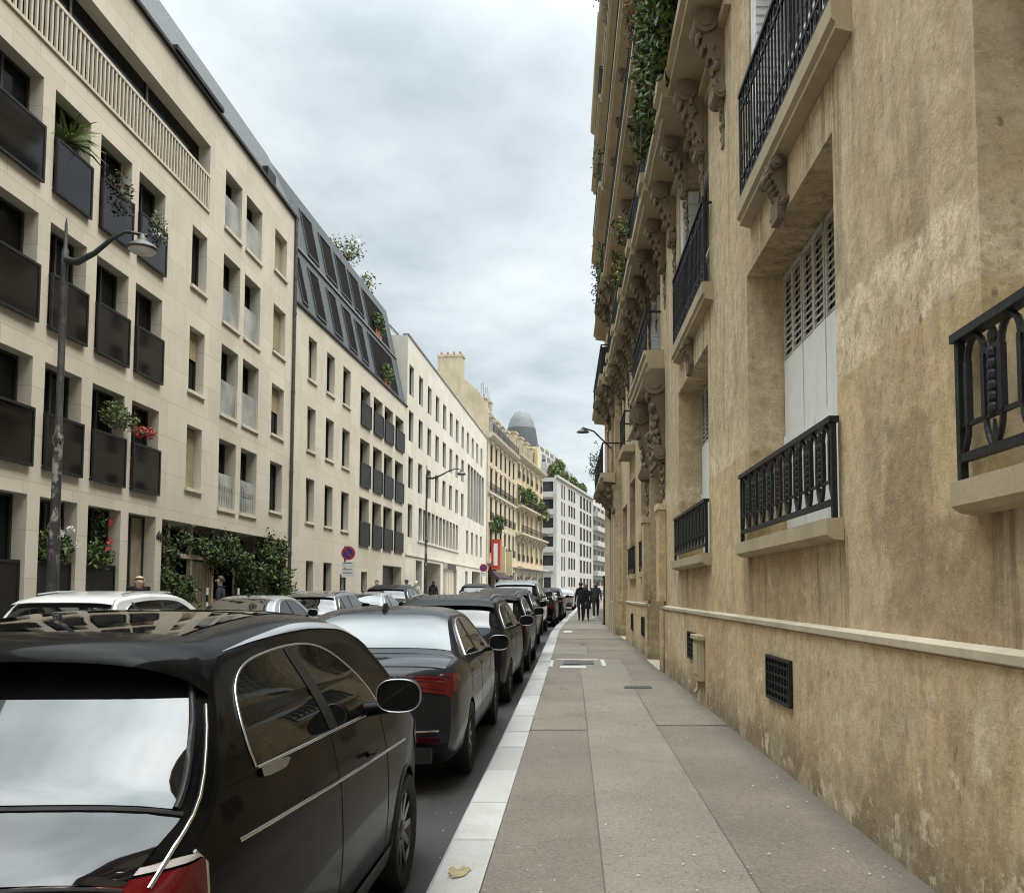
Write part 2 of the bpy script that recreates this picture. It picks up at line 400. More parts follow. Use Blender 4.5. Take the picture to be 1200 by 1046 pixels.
def asphalt(name, col, grit=90, patchy=.25, grime=False):
    m, nt, b = nodes_of(name); p = geo_pos(nt)
    c = mix(nt, ramp(nt, noise(nt, p, .7, 8, .65), .3, .7), [x*(1-patchy) for x in col], [x*(1+patchy) for x in col])
    c = mix(nt, mth(nt, 'MULTIPLY', ramp(nt, noise(nt, p, grit, 3, .7), .48, .66), .5), c, [x*1.6 for x in col])
    c = mix(nt, mth(nt, 'MULTIPLY', ramp(nt, noise(nt, p, grit*.7, 3, .7), .52, .68), .55), c, [x*.42 for x in col])
    c = mix(nt, mth(nt, 'MULTIPLY', ramp(nt, noise(nt, mapped(nt, p, (1, .35, 1)), 1.6, 7, .7), .52, .75), .35), c, [x*.6 for x in col])
    # small spots of old gum and spills
    vo = N(nt, 'ShaderNodeTexVoronoi', feature='F1'); vo.inputs['Scale'].default_value = 3.2; L(nt, p, vo.inputs['Vector'])
    c = mix(nt, mth(nt, 'MULTIPLY', ramp(nt, vo.outputs['Distance'], .05, .10, (1,1,1), (0,0,0)), .4), c, [x*.5 for x in col])
    w = N(nt, 'ShaderNodeVectorMath', operation='ADD'); L(nt, p, w.inputs[0])
    nz = N(nt, 'ShaderNodeTexNoise'); nz.inputs['Scale'].default_value = 2.5; nz.inputs['Detail'].default_value = 6; L(nt, p, nz.inputs['Vector'])
    L(nt, nz.outputs['Color'], w.inputs[1])
    ed = N(nt, 'ShaderNodeTexVoronoi', feature='DISTANCE_TO_EDGE'); ed.inputs['Scale'].default_value = .45; L(nt, w.outputs[0], ed.inputs['Vector'])
    crack = mth(nt, 'MULTIPLY', ramp(nt, ed.outputs['Distance'], .002, .006, (1,1,1), (0,0,0)), ramp(nt, noise(nt, p, .6, 4), .5, .6))
    c = mix(nt, mth(nt, 'MULTIPLY', crack, .55), c, [x*.3 for x in col])
    c = mix(nt, mth(nt, 'MULTIPLY', ramp(nt, noise(nt, p, 5, 8, .75), .56, .66), .4), c, [min(1, x*1.35) for x in col])
    if grime:                                             # black dust swept against the wall foot and the kerb
        sx = N(nt, 'ShaderNodeSeparateXYZ'); L(nt, p, sx.inputs[0])
        u = mth(nt, 'ADD', sx.outputs[0], mth(nt, 'MULTIPLY', sx.outputs[1], .0125))
        u = mth(nt, 'ADD', u, mth(nt, 'MULTIPLY', noise(nt, p, 3, 6, .7), .22))
        g = mth(nt, 'MAXIMUM', mth(nt, 'MULTIPLY', mth(nt, 'SUBTRACT', u, 1.72), 4, True), mth(nt, 'MULTIPLY', mth(nt, 'SUBTRACT', -.29, u), 9, True))
        c = mix(nt, mth(nt, 'MULTIPLY', g, .55), c, [x*.35 for x in col])
    L(nt, c, b.inputs['Base Color']); b.inputs['Roughness'].default_value = .78; b.inputs['Specular IOR Level'].default_value = .35
    bump(nt, b, noise(nt, p, grit*1.2, 4, .7), .35, .01)
    return m
M['road'] = asphalt('road asphalt', (.062,.060,.058))
M['walk_brown'] = asphalt('brown pavement asphalt', (.206,.172,.141), 48, .25, True)
M['walk_grey'] = asphalt('grey pavement asphalt', (.252,.222,.181), 48, .25, True)
M['walk_mid'] = asphalt('newer pavement asphalt', (.240,.206,.163), 48, .25, True)
M['ground'] = asphalt('bare ground', (.12,.11,.10), 30)
def kerb_mat():
    m, nt, b = nodes_of('kerb granite'); p = geo_pos(nt)
    g = N(nt, 'ShaderNodeNewGeometry').outputs['Random Per Island']
    c = mix(nt, g, (.44,.425,.395), (.62,.605,.57))
    c = mix(nt, mth(nt, 'MULTIPLY', ramp(nt, noise(nt, p, 110, 3), .42, .7), .45), c, (.28,.27,.26))
    c = mix(nt, mth(nt, 'MULTIPLY', ramp(nt, noise(nt, p, 2.3, 7, .7), .45, .75), .5), c, (.34,.31,.27))
    L(nt, c, b.inputs['Base Color']); b.inputs['Roughness'].default_value = .7
    bump(nt, b, noise(nt, p, 60, 6), .25, .01); return m
M['kerb'] = kerb_mat()

# ------------------------------------------------------------------ ground, road, pavements
YS = [-12]+[y*1.0 for y in range(-10, 60)]+[60+4*i for i in range(0, 75)]
def strip(mb, xa, xb, dz, ys=YS):
    """a sheet between two offsets from the street line"""
    rows = []
    for y in ys: rows.append([(xa+(xb-xa)*t+cx(y), y, gz(y)+dz) for t in (0, .5, 1)])
    mb.grid(rows)
m = MB(); m.grid([[(x, y, gz(y)-.08) for x in (-700, -200, -60, 0, 60, 200, 700)] for y in [-300]+YS+[700, 1500]])
struct(m.build('ground', M['ground']))
m = MB(); strip(m, -8.12, -.70, 0.0); struct(m.build('road', M['road'], smooth=30))
m = MB(); strip(m, -.47, 9.0, .12, [y for y in YS if y <= 32]); strip(m, -.47, 9.0, .12, [y for y in YS if y >= 32]);
struct(m.build('pavement', M['walk_brown'], smooth=30))
m = MB(); strip(m, -13, -8.38, .12); struct(m.build('pavement', M['walk_grey'], smooth=30))
# granite kerbs, stone by stone
for side, x0, x1, rng in (('r', -.73, -.46, 150), ('l', -8.39, -8.11, 120)):
    m = MB(); y = -9.0
    while y < rng:
        l = random.uniform(.85, 1.25) if y < 30 else 3.0
        a, b = y+.010, y+l-.010
        dz = random.uniform(-.004, .006)
        bot = [(x0+cx(a), a, gz(a)-.2), (x1+cx(a), a, gz(a)-.2), (x1+cx(b), b, gz(b)-.2), (x0+cx(b), b, gz(b)-.2)]
        top = [(p[0], p[1], p[2]+.2+.128+dz) for p in bot]
        bvl = .022
        top2 = [(top[0][0]+(bvl if side == 'r' else 0), top[0][1], top[0][2]), (top[1][0]-(bvl if side == 'l' else 0), top[1][1], top[1][2]), (top[2][0]-(bvl if side == 'l' else 0), top[2][1], top[2][2]), (top[3][0]+(bvl if side == 'r' else 0), top[3][1], top[3][2])]
        mid = [(p[0], p[1], p[2]-.02) for p in top]
        i0 = len(m.v); m.v += bot+mid+top2
        for q in ((0,1,5,4), (1,2,6,5), (2,3,7,6), (3,0,4,7), (4,5,9,8), (5,6,10,9), (6,7,11,10), (7,4,8,11), (8,9,10,11)):
            m.f.append([i0+t for t in q]); m.uv.append(None); m.mi.append(0)
        y += l
    struct(m.build('kerb', M['kerb']))
# re-laid strips and patches of the right-hand pavement, each a sheet 4 mm up
M['seam'] = asphalt('tarred seam', (.135,.115,.095), 60)
def patch(pts, matl, dz):
    m = MB(); rows = []
    (a, b) = pts[0][0], pts[-1][0]
    ys = sorted({p[0] for p in pts} | {a+(b-a)*i/16 for i in range(17)})
    def at(y, k):
        for p, q in zip(pts, pts[1:]):
            if p[0] <= y <= q[0]: return p[k]+(q[k]-p[k])*(y-p[0])/max(1e-6, q[0]-p[0])
    for y in ys:
        jl, jr = random.uniform(-.006, .006), random.uniform(-.006, .006)
        rows.append([(at(y, 1)+jl+cx(y), y, gz(y)+.12+dz), (at(y, 2)+jr+cx(y), y, gz(y)+.12+dz)])
    sm = MB()
    for k in (0, 1): sm.grid([[(r[k][0]-.003-random.uniform(0, .004), r[k][1], r[k][2]+.0025), (r[k][0]+.003+random.uniform(0, .004), r[k][1], r[k][2]+.0025)] for r in rows])
    for r in (rows[0], rows[-1]): sm.grid([[(r[0][0]+(r[1][0]-r[0][0])*j/12, r[0][1]+d+random.uniform(-.006, .006), r[0][2]+.0025) for j in range(13)] for d in (-.007, .007)])
    struct(sm.build('paving_seam', M['seam']))
    m.grid(rows); o = m.build('pavement_patch', matl, smooth=30); o['kind'] = 'structure'; return o
patch([(-8, .17, .93), (12.2, .16, .93), (13.0, .16, 1.0), (18.2, .13, 1.02)], M['walk_grey'], .004)
patch([(9.3, -.455, .155), (13.3, -.455, .155)], M['walk_mid'], .004)
patch([(9.6, .94, 1.9), (14.2, .94, 1.9)], M['walk_mid'], .004)
patch([(19.6, -.455, .35), (22.0, -.455, .36)], M['walk_grey'], .004)
patch([(21.0, .40, 1.9), (21.9, .40, 1.9)], M['walk_mid'], .004)
patch([(25.2, -.455, 1.7), (27.8, -.455, 1.6)], M['walk_mid'], .004)
patch([(31, -.455, 1.4), (34.5, -.455, 1.4)], M['walk_grey'], .004)
patch([(39, -.455, 1.6), (46, -.455, 1.6)], M['walk_mid'], .004)
# painted box and bars round the service covers
m = MB()
def bar(m, x0, x1, y0, y1, dz=.129): m.face([(x0, y0, gz(y0)+dz), (x1, y0, gz(y0)+dz), (x1, y1, gz(y1)+dz), (x0, y1, gz(y1)+dz)])
bar(m, -.24, .26, 16.3, 16.75); bar(m, -.455, -.39, 16.6, 18.0); bar(m, .58, .66, 16.8, 18.2); bar(m, -.34, .54, 18.2, 18.36)
bar(m, -.30, -.02, 28.6, 29.6)
struct(m.build('painted_marking', M['road_white']))
m = MB()
for k in range(7):
    a = 2*math.pi*k/7
m.face([(-.605+.05*math.cos(t)*(1+.3*math.sin(3*t+1)+random.uniform(-.3, .3)), 4.58+.11*math.sin(t)*(1+.3*math.cos(2*t)+random.uniform(-.35, .35)), .138) for t in [2*math.pi*k/34 for k in range(34)]])
struct(m.build('painted_marking', M['road_yellow']))
def cover(x, y, w, l, label, rnd=False):
    m = MB(); z = gz(y)+.126
    if rnd: m.lathe([(w/2, z), (w/2, z+.006), (w/2-.02, z+.006), (w/2-.025, z+.003), (.02, z+.004)], (x, y, 0), 'z', 24)
    else:
        m.box(x-w/2, x+w/2, y-l/2, y-l/2+.03, z, z+.006); m.box(x-w/2, x+w/2, y+l/2-.03, y+l/2, z, z+.006)
        m.box(x-w/2, x-w/2+.03, y-l/2+.03, y+l/2-.03, z, z+.006); m.box(x+w/2-.03, x+w/2, y-l/2+.03, y+l/2-.03, z, z+.006)
        m.box(x-w/2+.03, x+w/2-.03, y-l/2+.03, y+l/2-.03, z, z+.003)
    tag(m.build('service_cover', M['cast_iron_lid']), label, 'manhole cover')
cover(1.0, 13.2, .42, .30, 'dark iron cover in the brown paving near the wall')
cover(.12, 17.45, .62, .7, 'grey service cover between the white painted bars on the pavement')
cover(.28, 22.8, .16, .3, 'small round iron cover set in the middle of the pavement', True)
# petals and scraps blown over the paving
m = MB()
for _ in range(380):
    y = 3.6+26*random.random()**1.7; x = random.uniform(-1.0, 1.72) if random.random() < .9 else random.uniform(1.3, 1.75)
    z = (gz(y)+.132) if x > -.46 else (gz(y)+.134 if x > -.72 else gz(y)+.006)
    s = random.uniform(.003, .010); a = random.uniform(0, 6.28)
    k = random.choice((3, 4, 5)); m.cur = 1 if random.random() < .05 else 0
    m.face([(x+s*random.uniform(.6,1.3)*math.cos(a+6.28*i/k), y+s*1.4*math.sin(a+6.28*i/k), z+random.uniform(0, .002)) for i in range(k)])
o = m.build('litter', [M['scrap'], M['petal_pink']]); o['kind'] = 'stuff'

def peeling():
    m, nt, b = nodes_of('peeling lamp paint'); p = geo_pos(nt)
    f = ramp(nt, noise(nt, mapped(nt, p, (1, 1, .5)), 9, 8, .7), .50, .56)
    z = N(nt, 'ShaderNodeSeparateXYZ'); L(nt, p, z.inputs[0])
    k = mth(nt, 'MULTIPLY', mth(nt, 'MULTIPLY', mth(nt, 'SUBTRACT', z.outputs[2], 1.9), 3, True), mth(nt, 'MULTIPLY', mth(nt, 'SUBTRACT', 4.4, z.outputs[2]), 2, True))
    c = mix(nt, mth(nt, 'MULTIPLY', f, mth(nt, 'ADD', .12, mth(nt, 'MULTIPLY', k, .85))), (.030,.029,.028), (.30,.285,.26))
    L(nt, c, b.inputs['Base Color']); b.inputs['Roughness'].default_value = .55; bump(nt, b, f, .3, .01); return m
M['peeling'] = peeling()
# ------------------------------------------------------------------ right-hand stone building
FR = Frame((1.90, 0), (-.0125, 1), right=True)
def wall_mat():
    m, nt, b = nodes_of('old ochre render'); p = geo_pos(nt)
    uv = N(nt, 'ShaderNodeUVMap').outputs[0]
    sp = N(nt, 'ShaderNodeSeparateXYZ'); L(nt, uv, sp.inputs[0]); s, z = sp.outputs[0], sp.outputs[1]
    nb = noise(nt, p, .75, 12, .70); nm = noise(nt, p, 2.6, 12, .76); nf = noise(nt, p, 9, 8, .7)
    c = mix(nt, ramp(nt, nb, .34, .66), (.36,.255,.132), (.53,.42,.255))
    # greyer render above the string line, rough pale band along it
    zz = mth(nt, 'ADD', z, mth(nt, 'MULTIPLY', mth(nt, 'SUBTRACT', nm, .5), .10))
    up = ramp(nt, zz, 0, 1); 
    def step(v, a, w): return mth(nt, 'MULTIPLY', mth(nt, 'SUBTRACT', v, a), 1/w, True)
    upper = step(zz, 3.03, .03)
    c = mix(nt, mth(nt, 'MULTIPLY', upper, .72), c, mix(nt, ramp(nt, nm, .35, .65), (.30,.235,.165), (.47,.39,.29)))
    band = mth(nt, 'MULTIPLY', upper, mth(nt, 'SUBTRACT', 1.0, step(zz, 3.28, .22)))
    c = mix(nt, mth(nt, 'MULTIPLY', mth(nt, 'MULTIPLY', band, ramp(nt, nf, .42, .53)), .9), c, (.68,.585,.44))
    # each block of the ground floor weathers a little differently
    wn = N(nt, 'ShaderNodeTexWhiteNoise', noise_dimensions='1D')
    L(nt, mth(nt, 'FLOOR', mth(nt, 'ADD', mth(nt, 'MULTIPLY', s, .62), mth(nt, 'MULTIPLY', nm, .08))), wn.inputs['W'])
    c = mix(nt, .28, c, mix(nt, wn.outputs['Value'], (.31,.225,.135), (.52,.445,.29)))
    # vertical wash marks
    st = noise(nt, mapped(nt, p, (1.5, 1.5, .35)), 1.3, 9, .72)
    c = mix(nt, mth(nt, 'MULTIPLY', ramp(nt, st, .48, .66), .55), c, (.27,.20,.125))
    st2 = noise(nt, mapped(nt, p, (3.2, 3.2, .8)), 1.4, 9, .75)
    c = mix(nt, mth(nt, 'MULTIPLY', ramp(nt, st2, .54, .70), .45), c, (.56,.475,.33))
    # rain-washed brown stains under the sills
    for a, w in ((.5, 3.8), (5.75, 3.05), (11.0, 3.0)):
        k = mth(nt, 'MULTIPLY', step(s, a, .25), mth(nt, 'SUBTRACT', 1.0, step(s, a+w, .25)))
        k = mth(nt, 'MULTIPLY', k, mth(nt, 'SUBTRACT', 1.0, step(z, 1.95, .06)))
        k = mth(nt, 'MULTIPLY', k, step(z, 1.18, .25))
        c = mix(nt, mth(nt, 'MULTIPLY', k, mth(nt, 'ADD', .35, mth(nt, 'MULTIPLY', nm, .35))), c, (.235,.168,.108))
    # splashed, flaking foot of the wall
    foot = mth(nt, 'SUBTRACT', 1.0, step(mth(nt, 'ADD', z, mth(nt, 'MULTIPLY', mth(nt, 'SUBTRACT', st, .5), 1.1)), .22, .42))
    c = mix(nt, mth(nt, 'MULTIPLY', foot, .78), c, (.125,.10,.075))
    low = mth(nt, 'SUBTRACT', 1.0, step(z, .95, .35))
    c = mix(nt, mth(nt, 'MULTIPLY', mth(nt, 'MULTIPLY', low, ramp(nt, noise(nt, p, 3.4, 10, .7), .57, .60)), .6), c, (.58,.52,.40))
    green = mth(nt, 'MULTIPLY', mth(nt, 'SUBTRACT', 1.0, step(z, 1.3, .05)), ramp(nt, nb, .52, .68))
    c = mix(nt, mth(nt, 'MULTIPLY', green, .42), c, (.39,.375,.25))
    vo2 = N(nt, 'ShaderNodeTexVoronoi', feature='F1'); vo2.inputs['Scale'].default_value = 13; L(nt, mapped(nt, p, (1, 1, .5)), vo2.inputs['Vector'])
    pit2 = mth(nt, 'MULTIPLY', ramp(nt, vo2.outputs['Distance'], .10, .22, (1,1,1), (0,0,0)), ramp(nt, st, .52, .60))
    c = mix(nt, mth(nt, 'MULTIPLY', pit2, .6), c, (.13,.095,.06))
    rp = ramp(nt, noise(nt, mapped(nt, p, (1, 1, .8)), .55, 9, .62), .515, .535)
    c = mix(nt, mth(nt, 'MULTIPLY', rp, .42), c, mix(nt, ramp(nt, nm, .4, .6), (.43,.35,.245), (.50,.43,.32)))
    stn = ramp(nt, noise(nt, mapped(nt, p, (1.7, 1.7, .55)), .9, 8, .6), .565, .60)
    c = mix(nt, mth(nt, 'MULTIPLY', stn, .45), c, (.25,.195,.135))
    c = mix(nt, mth(nt, 'MULTIPLY', ramp(nt, noise(nt, p, 4.5, 10, .8), .57, .63), .38), c, (.60,.51,.36))
    # features one can point at: dark run-down stain and pitted columns on the near pier, pale scar above the string line
    def zone(a, b2, c0, c1, w=.12):
        ss = mth(nt, 'ADD', s, mth(nt, 'MULTIPLY', mth(nt, 'SUBTRACT', nm, .5), .7)); z2 = mth(nt, 'ADD', z, mth(nt, 'MULTIPLY', mth(nt, 'SUBTRACT', nb, .5), .8))
        return mth(nt, 'MULTIPLY', mth(nt, 'MULTIPLY', step(ss, a, w), mth(nt, 'SUBTRACT', 1.0, step(ss, b2, w))), mth(nt, 'MULTIPLY', step(z2, c0, .12), mth(nt, 'SUBTRACT', 1.0, step(z2, c1, .06))))
    c = mix(nt, mth(nt, 'MULTIPLY', zone(4.35, 4.95, 1.3, 2.5), .6), c, (.225,.175,.12))
    c = mix(nt, mth(nt, 'MULTIPLY', zone(9.0, 10.6, .3, 1.3, .05), .5), c, (.44,.41,.28))
    c = mix(nt, mth(nt, 'MULTIPLY', zone(3.9, 5.9, 3.25, 3.5), mth(nt, 'MULTIPLY', ramp(nt, nf, .40, .52), .8)), c, (.66,.57,.44))
    drip = ramp(nt, noise(nt, mapped(nt, p, (7, 7, .25)), 1.0, 6, .65), .53, .60)
    for a, b2, zt_, ln in ((5.6, 8.9, 1.97, 1.6), (.7, 4.0, 1.97, 1.6), (10.8, 14.0, 1.97, 1.6), (5.3, 8.4, 5.25, 1.5), (9.9, 13.3, 5.25, 1.5)):
        k = mth(nt, 'MULTIPLY', mth(nt, 'MULTIPLY', step(s, a, .1), mth(nt, 'SUBTRACT', 1.0, step(s, b2, .1))), mth(nt, 'MULTIPLY', mth(nt, 'SUBTRACT', 1.0, step(z, zt_, .02)), step(z, zt_-ln, ln)))
        c = mix(nt, mth(nt, 'MULTIPLY', mth(nt, 'MULTIPLY', k, drip), .75), c, (.16,.12,.08))
    k = mth(nt, 'MULTIPLY', step(z, 3.6, 1.5), ramp(nt, noise(nt, mapped(nt, p, (4, 4, .3)), 1.0, 7, .7), .54, .64))
    c = mix(nt, mth(nt, 'MULTIPLY', k, .45), c, (.60,.54,.43))
    # pits
    vo = N(nt, 'ShaderNodeTexVoronoi', feature='F1'); vo.inputs['Scale'].default_value = 7
    L(nt, mapped(nt, p, (1, 1, .6)), vo.inputs['Vector'])
    pit = mth(nt, 'MULTIPLY', ramp(nt, vo.outputs['Distance'], .07, .16, (1,1,1), (0,0,0)), ramp(nt, nm, .53, .62))
    c = mix(nt, mth(nt, 'MULTIPLY', pit, .75), c, (.10,.075,.05))
    c = mix(nt, mth(nt, 'MULTIPLY', ramp(nt, nf, .52, .68), .5), c, (.25,.185,.115))  # crevice shade painted into the colour, as soft light hides the bump
    c = mix(nt, mth(nt, 'MULTIPLY', ramp(nt, noise(nt, p, 30, 6, .75), .56, .66), .4), c, (.17,.125,.08))
    c = mix(nt, mth(nt, 'MULTIPLY', ramp(nt, noise(nt, p, 17, 8, .75), .57, .66), .35), c, (.66,.56,.40))
    c = mix(nt, 1.0, c, mix(nt, ramp(nt, noise(nt, p, 6.5, 12, .8), .40, .60), (1.10, 1.075, 1.03), (1.53, 1.50, 1.47)), 'MULTIPLY')
    L(nt, c, b.inputs['Base Color']); b.inputs['Roughness'].default_value = .9; b.inputs['Specular IOR Level'].default_value = .2
    h = mth(nt, 'ADD', mth(nt, 'MULTIPLY', nf, .5), mth(nt, 'MULTIPLY', noise(nt, p, 55, 6, .7), .25))
    h = mth(nt, 'SUBTRACT', mth(nt, 'ADD', h, mth(nt, 'MULTIPLY', nm, .8)), mth(nt, 'MULTIPLY', pit, .6))
    bump(nt, b, h, .9, .03)
    return m
M['render'] = wall_mat()
M['sill'] = stone('ochre sill stone', (.44,.365,.25), None, var=.16, streak=.25, bmp=.35, dirty=.4)
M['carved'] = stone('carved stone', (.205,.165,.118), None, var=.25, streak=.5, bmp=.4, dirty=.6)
M['carved_lite'] = stone('clean carved stone', (.52,.45,.345), None, var=.2, streak=.4, bmp=.3)

TB = Thing('stone_apartment_building', 'old ochre rendered apartment building with iron balconies along the right pavement', 'building', (1.9, 12, 0))
WIN0 = [(.95, 3.79), (5.82, 8.6), (10.95, 13.76)]
DOOR = (16.0, 18.3)
SMALL = [(18.6, 20.4), (22.0, 23.8)]
DOOR2 = (24.8, 26.6)
SEND = 27.2
ops = []
for a, b in WIN0: ops.append((a, b, 2.05, 4.84, .40))
for a, b in SMALL: ops.append((a, b, 2.08, 4.6, .35))
ops.append((DOOR[0], DOOR[1], 0, 4.1, .75)); ops.append((DOOR2[0], DOOR2[1], 0, 4.2, .6))
first = [(a-.2, b-.25) for a, b in WIN0]+[(16.2, 18.3)]+[(a+.1, b-.1) for a, b in SMALL]
for a, b in first: ops.append((a, b, 5.52, 8.12, .40))
UP = [(8.85, 11.2), (12.0, 14.25), (15.1, 17.2), (18.1, 19.9)]
for a, b in first:
    for z0, z1 in UP: ops.append((a+.45, b-.45, z0, z1, .35))
m = MB(); facade(m, FR, -32, SEND, 0, 20.6, ops); shell(m, FR, -32, SEND, 0, 20.6, 9)
TB.part('wall', m, M['render'])
# plinth and the pale moulding on top of it
m = MB(); pl = []
for a, b in ((-32, DOOR[0]), (DOOR[1], DOOR2[0]), (DOOR2[1], SEND)):
    pl += [(a, b)]; m.fbox(FR, a, b, .003, .045, 0, 1.29); m.cut()
TB.part('plinth', m, M['render'])
m = MB()
for a, b in pl: m.prism(FR, [(.003, 1.292), (.045, 1.293), (.070, 1.305), (.072, 1.345), (.04, 1.36), (.003, 1.365)], a, b); m.cut()
TB.part('moulding', m, M['carved_lite'], bevel=.004)
m = MB(); m.fbox(FR, 9.2, SEND, .004, .08, 8.20, 8.30)
TB.part('string_course', m, M['sill'])

# windows, shutters and jamb leaves
def shutter_leaf(a, b, z0, z1, zl, n):
    """one folding leaf: solid below, slats above"""
    m = MB(); t = .03
    m.fbox(FR, a, b, n, n+t, z0, zl)
    m.cur = 1
    m.fbox(FR, a, a+.035, n, n+t, zl, z1); m.fbox(FR, b-.035, b, n, n+t, zl, z1); m.fbox(FR, a+.035, b-.035, n, n+t, z1-.05, z1)
    m.fbox(FR, a+.035, b-.035, n-.02, n-.012, zl, z1-.05)
    k = 12
    for i in range(k):
        z = zl+(z1-.05-zl)*(i+.5)/k
        m.prism(FR, [(n+.002, z+.028), (n+.028, z-.016), (n+.028, z-.024), (n+.002, z+.020)], a+.035, b-.035)
    m.cur = 0
    for zh in (z0+.25, z0+.95): m.fbox(FR, b-.012, b+.012, n+t, n+t+.014, zh, zh+.09)
    return m
for i, (a, b) in enumerate(WIN0):
    k = 8; w = (b-a-.02)/k
    for j in range(k):
        TB.part('shutter_leaf', shutter_leaf(a+.01+j*w+.009, a+.01+(j+1)*w-.009, 2.14, 4.83, 3.95, -.40 if j % 2 else -.395), [M['plaster_white'], M['louver']])
    m = MB(); m.fbox(FR, a, b, -.52, -.50, 2.05, 4.84); TB.part('pane', m, M['pane_dark'])
for a, b in SMALL: window(TB, FR, (a, b, 2.08, 4.6), -.34, M['dark_frame'], M['pane_grey'], 1, 2)
for i, (a, b) in enumerate(first):
    window(TB, FR, (a, b, 5.52, 8.12), -.395, M['plaster_white'], M['pane_grey'], 1, 1, .07)
    m = MB()
    for t in range(2):                                    # folded-back leaves stacked against the far jamb
        m.fbox(FR, b-.05-.045*t, b-.012-.045*t, -.31, -.02-.02*t, 5.56, 8.06)
    for q in range(26): m.fbox(FR, b-.112, b-.097, -.29, -.05, 5.6+q*.09, 5.6+q*.09+.055)
    TB.part('folded_shutter', m, M['plaster_white'])
for a, b in first:
    for z0, z1 in UP: window(TB, FR, (a+.45, b-.45, z0, z1), -.34, M['plaster_white'], M['pane_grey'], 1, 1, .06)

# cast-iron window guards: arches over beaded strips
def guard(s0, s1, z0, z1, n, unit=.292):
    m = MB(); q = max(3, round((s1-s0)/unit)); u = (s1-s0)/q; P = FR.P
    m.fbox(FR, s0-.03, s1+.03, n-.035, n+.035, z1-.04, z1); m.fbox(FR, s0, s1, n-.018, n+.018, z0+.09, z0+.13)
    for s in (s0, s1): m.fbox(FR, s-.018, s+.018, n-.018, n+.018, z0, z1-.035)
    h0, h1 = z0+.13, z1-.035; zu, zd = h1-(h1-h0)*.22, h0+(h1-h0)*.24
    m.fbox(FR, s0, s1, n-.01, n+.01, zd-.01, zd+.01)
    for k in range(q):
        a = s0+k*u; c = a+u*.5
        for e in (a+u*.24, a+u*.76):                      # the two uprights of an arch
            m.fbox(FR, e-.016, e+.016, n-.014, n+.014, zd, zu)
        m.tube([P(c+u*.26*math.cos(t), n, zu+(h1-zu)*.85*math.sin(t)) for t in [math.pi*i/8 for i in range(9)]], .016, 6)
        for d in (-1, 1): m.tube([P(c+d*u*(.26+.16*t*t), n, zd-(zd-h0)*t) for t in (0, .35, .7, 1)], .014, 6)
        # beaded strip on the joint of two units
        m.fbox(FR, a-.004, a+u*.11 if k == 0 else a+.03, n-.006, n+.006, zd, zu) if k == 0 else m.fbox(FR, a-.046, a+.046, n-.006, n+.006, zd, zu+.02)
        if k:
            for i in range(6): m.blob(P(a, n+.008, zd+(zu-zd)*(i+.5)/6), (.016, .034, .036), 8, 5)
            m.blob(P(a, n, zu+(h1-zu)*.45), (.014, .045, .045), 8, 5)
            m.fbox(FR, a-u*.26, a+u*.26, n-.013, n+.013, zu-.012, zu+.012)
            m.plate(FR, [(a-.03, h0), (a+.03, h0), (a, zd-.02)], n-.006, n+.006)
    return m
for i, (a, b) in enumerate(WIN0):
    m = MB(); m.prism(FR, [(-.39, 2.12), (.12, 2.10), (.12, 1.99), (.08, 1.96), (.003, 1.95), (.003, 2.04)], a-.10, b+.10)
    TB.part('window_sill', m, M['sill'], bevel=.014)
    TB.part('window_guard', guard(a-.05, b+.12, 2.105, 2.80, .05), M['iron'])
for a, b in SMALL:
    m = MB(); m.fbox(FR, a-.08, b+.08, .003, .10, 1.95, 2.075); TB.part('window_sill', m, M['sill'], bevel=.006)
    TB.part('window_guard', guard(a+.02, b-.02, 2.08, 2.80, .04, .35), M['iron'])

def console(m, s0, s1, zt, h, p, n0=.003, F=None):
    """scrolled bracket under a slab: swelling S-profile with rolled volutes and a leaf down its face"""
    F = F or FR; w = s1-s0; rows = []; K = 22
    def prof(t):
        a = .5+.5*math.cos(math.pi*min(1, t*1.05)); return n0+.02+(p-.02)*(.10+.86*a+.10*math.sin(t*2*math.pi)*(1-t*.4))
    for i in range(K+1):
        t = i/K; z = zt-h*t; n = prof(t); ww = w*.5*(1-.25*t); c = (s0+s1)/2; row = []
        for q in range(9):
            u = -1+2*q/8; row.append(F.P(c+u*ww, n0+(n-n0)*(.72+.28*math.cos(u*1.5))*(1-.0*abs(u))+.02*math.cos(u*9), z))
        rows.append([F.P(c-ww, n0-.0, z)]+row+[F.P(c+ww, n0-.0, z)])
    m.grid(rows); m.face(rows[-1]); m.face(rows[0][::-1])
    for nn, z, r in ((prof(.16)-.13*h*.6, zt-.15*h, .13*h), (prof(.86)-.03, zt-.90*h, .075*h)):
        nn = max(nn, r*.7); A = [(F.P(s0-.03+(w+.06)*k/10, nn, z), r*(1, 1, .9, .78, .86, .94, .86, .78, .9, 1, 1)[k]) for k in range(11)]
        m.tube([a for a, _ in A], [b for _, b in A], 14)
        for s, d in ((s0-.03, -1), (s1+.03, 1)): m.lathe([(r*.6, -.014), (r*.6, .014), (r*.3, .02)], F.P(s, nn, z), 'y', 10)
    c = (s0+s1)/2
    for k in range(5):
        t = .28+.11*k; m.blob(F.P(c, prof(t)+.01, zt-h*t), (.035, w*(.30-.035*k), .08*h), 10, 6, .1)
        for d in (-1, 1): m.blob(F.P(c+d*w*(.30-.03*k), prof(t)-.01, zt-h*(t-.03)), (.03, w*.12, .07*h), 8, 5, .15)
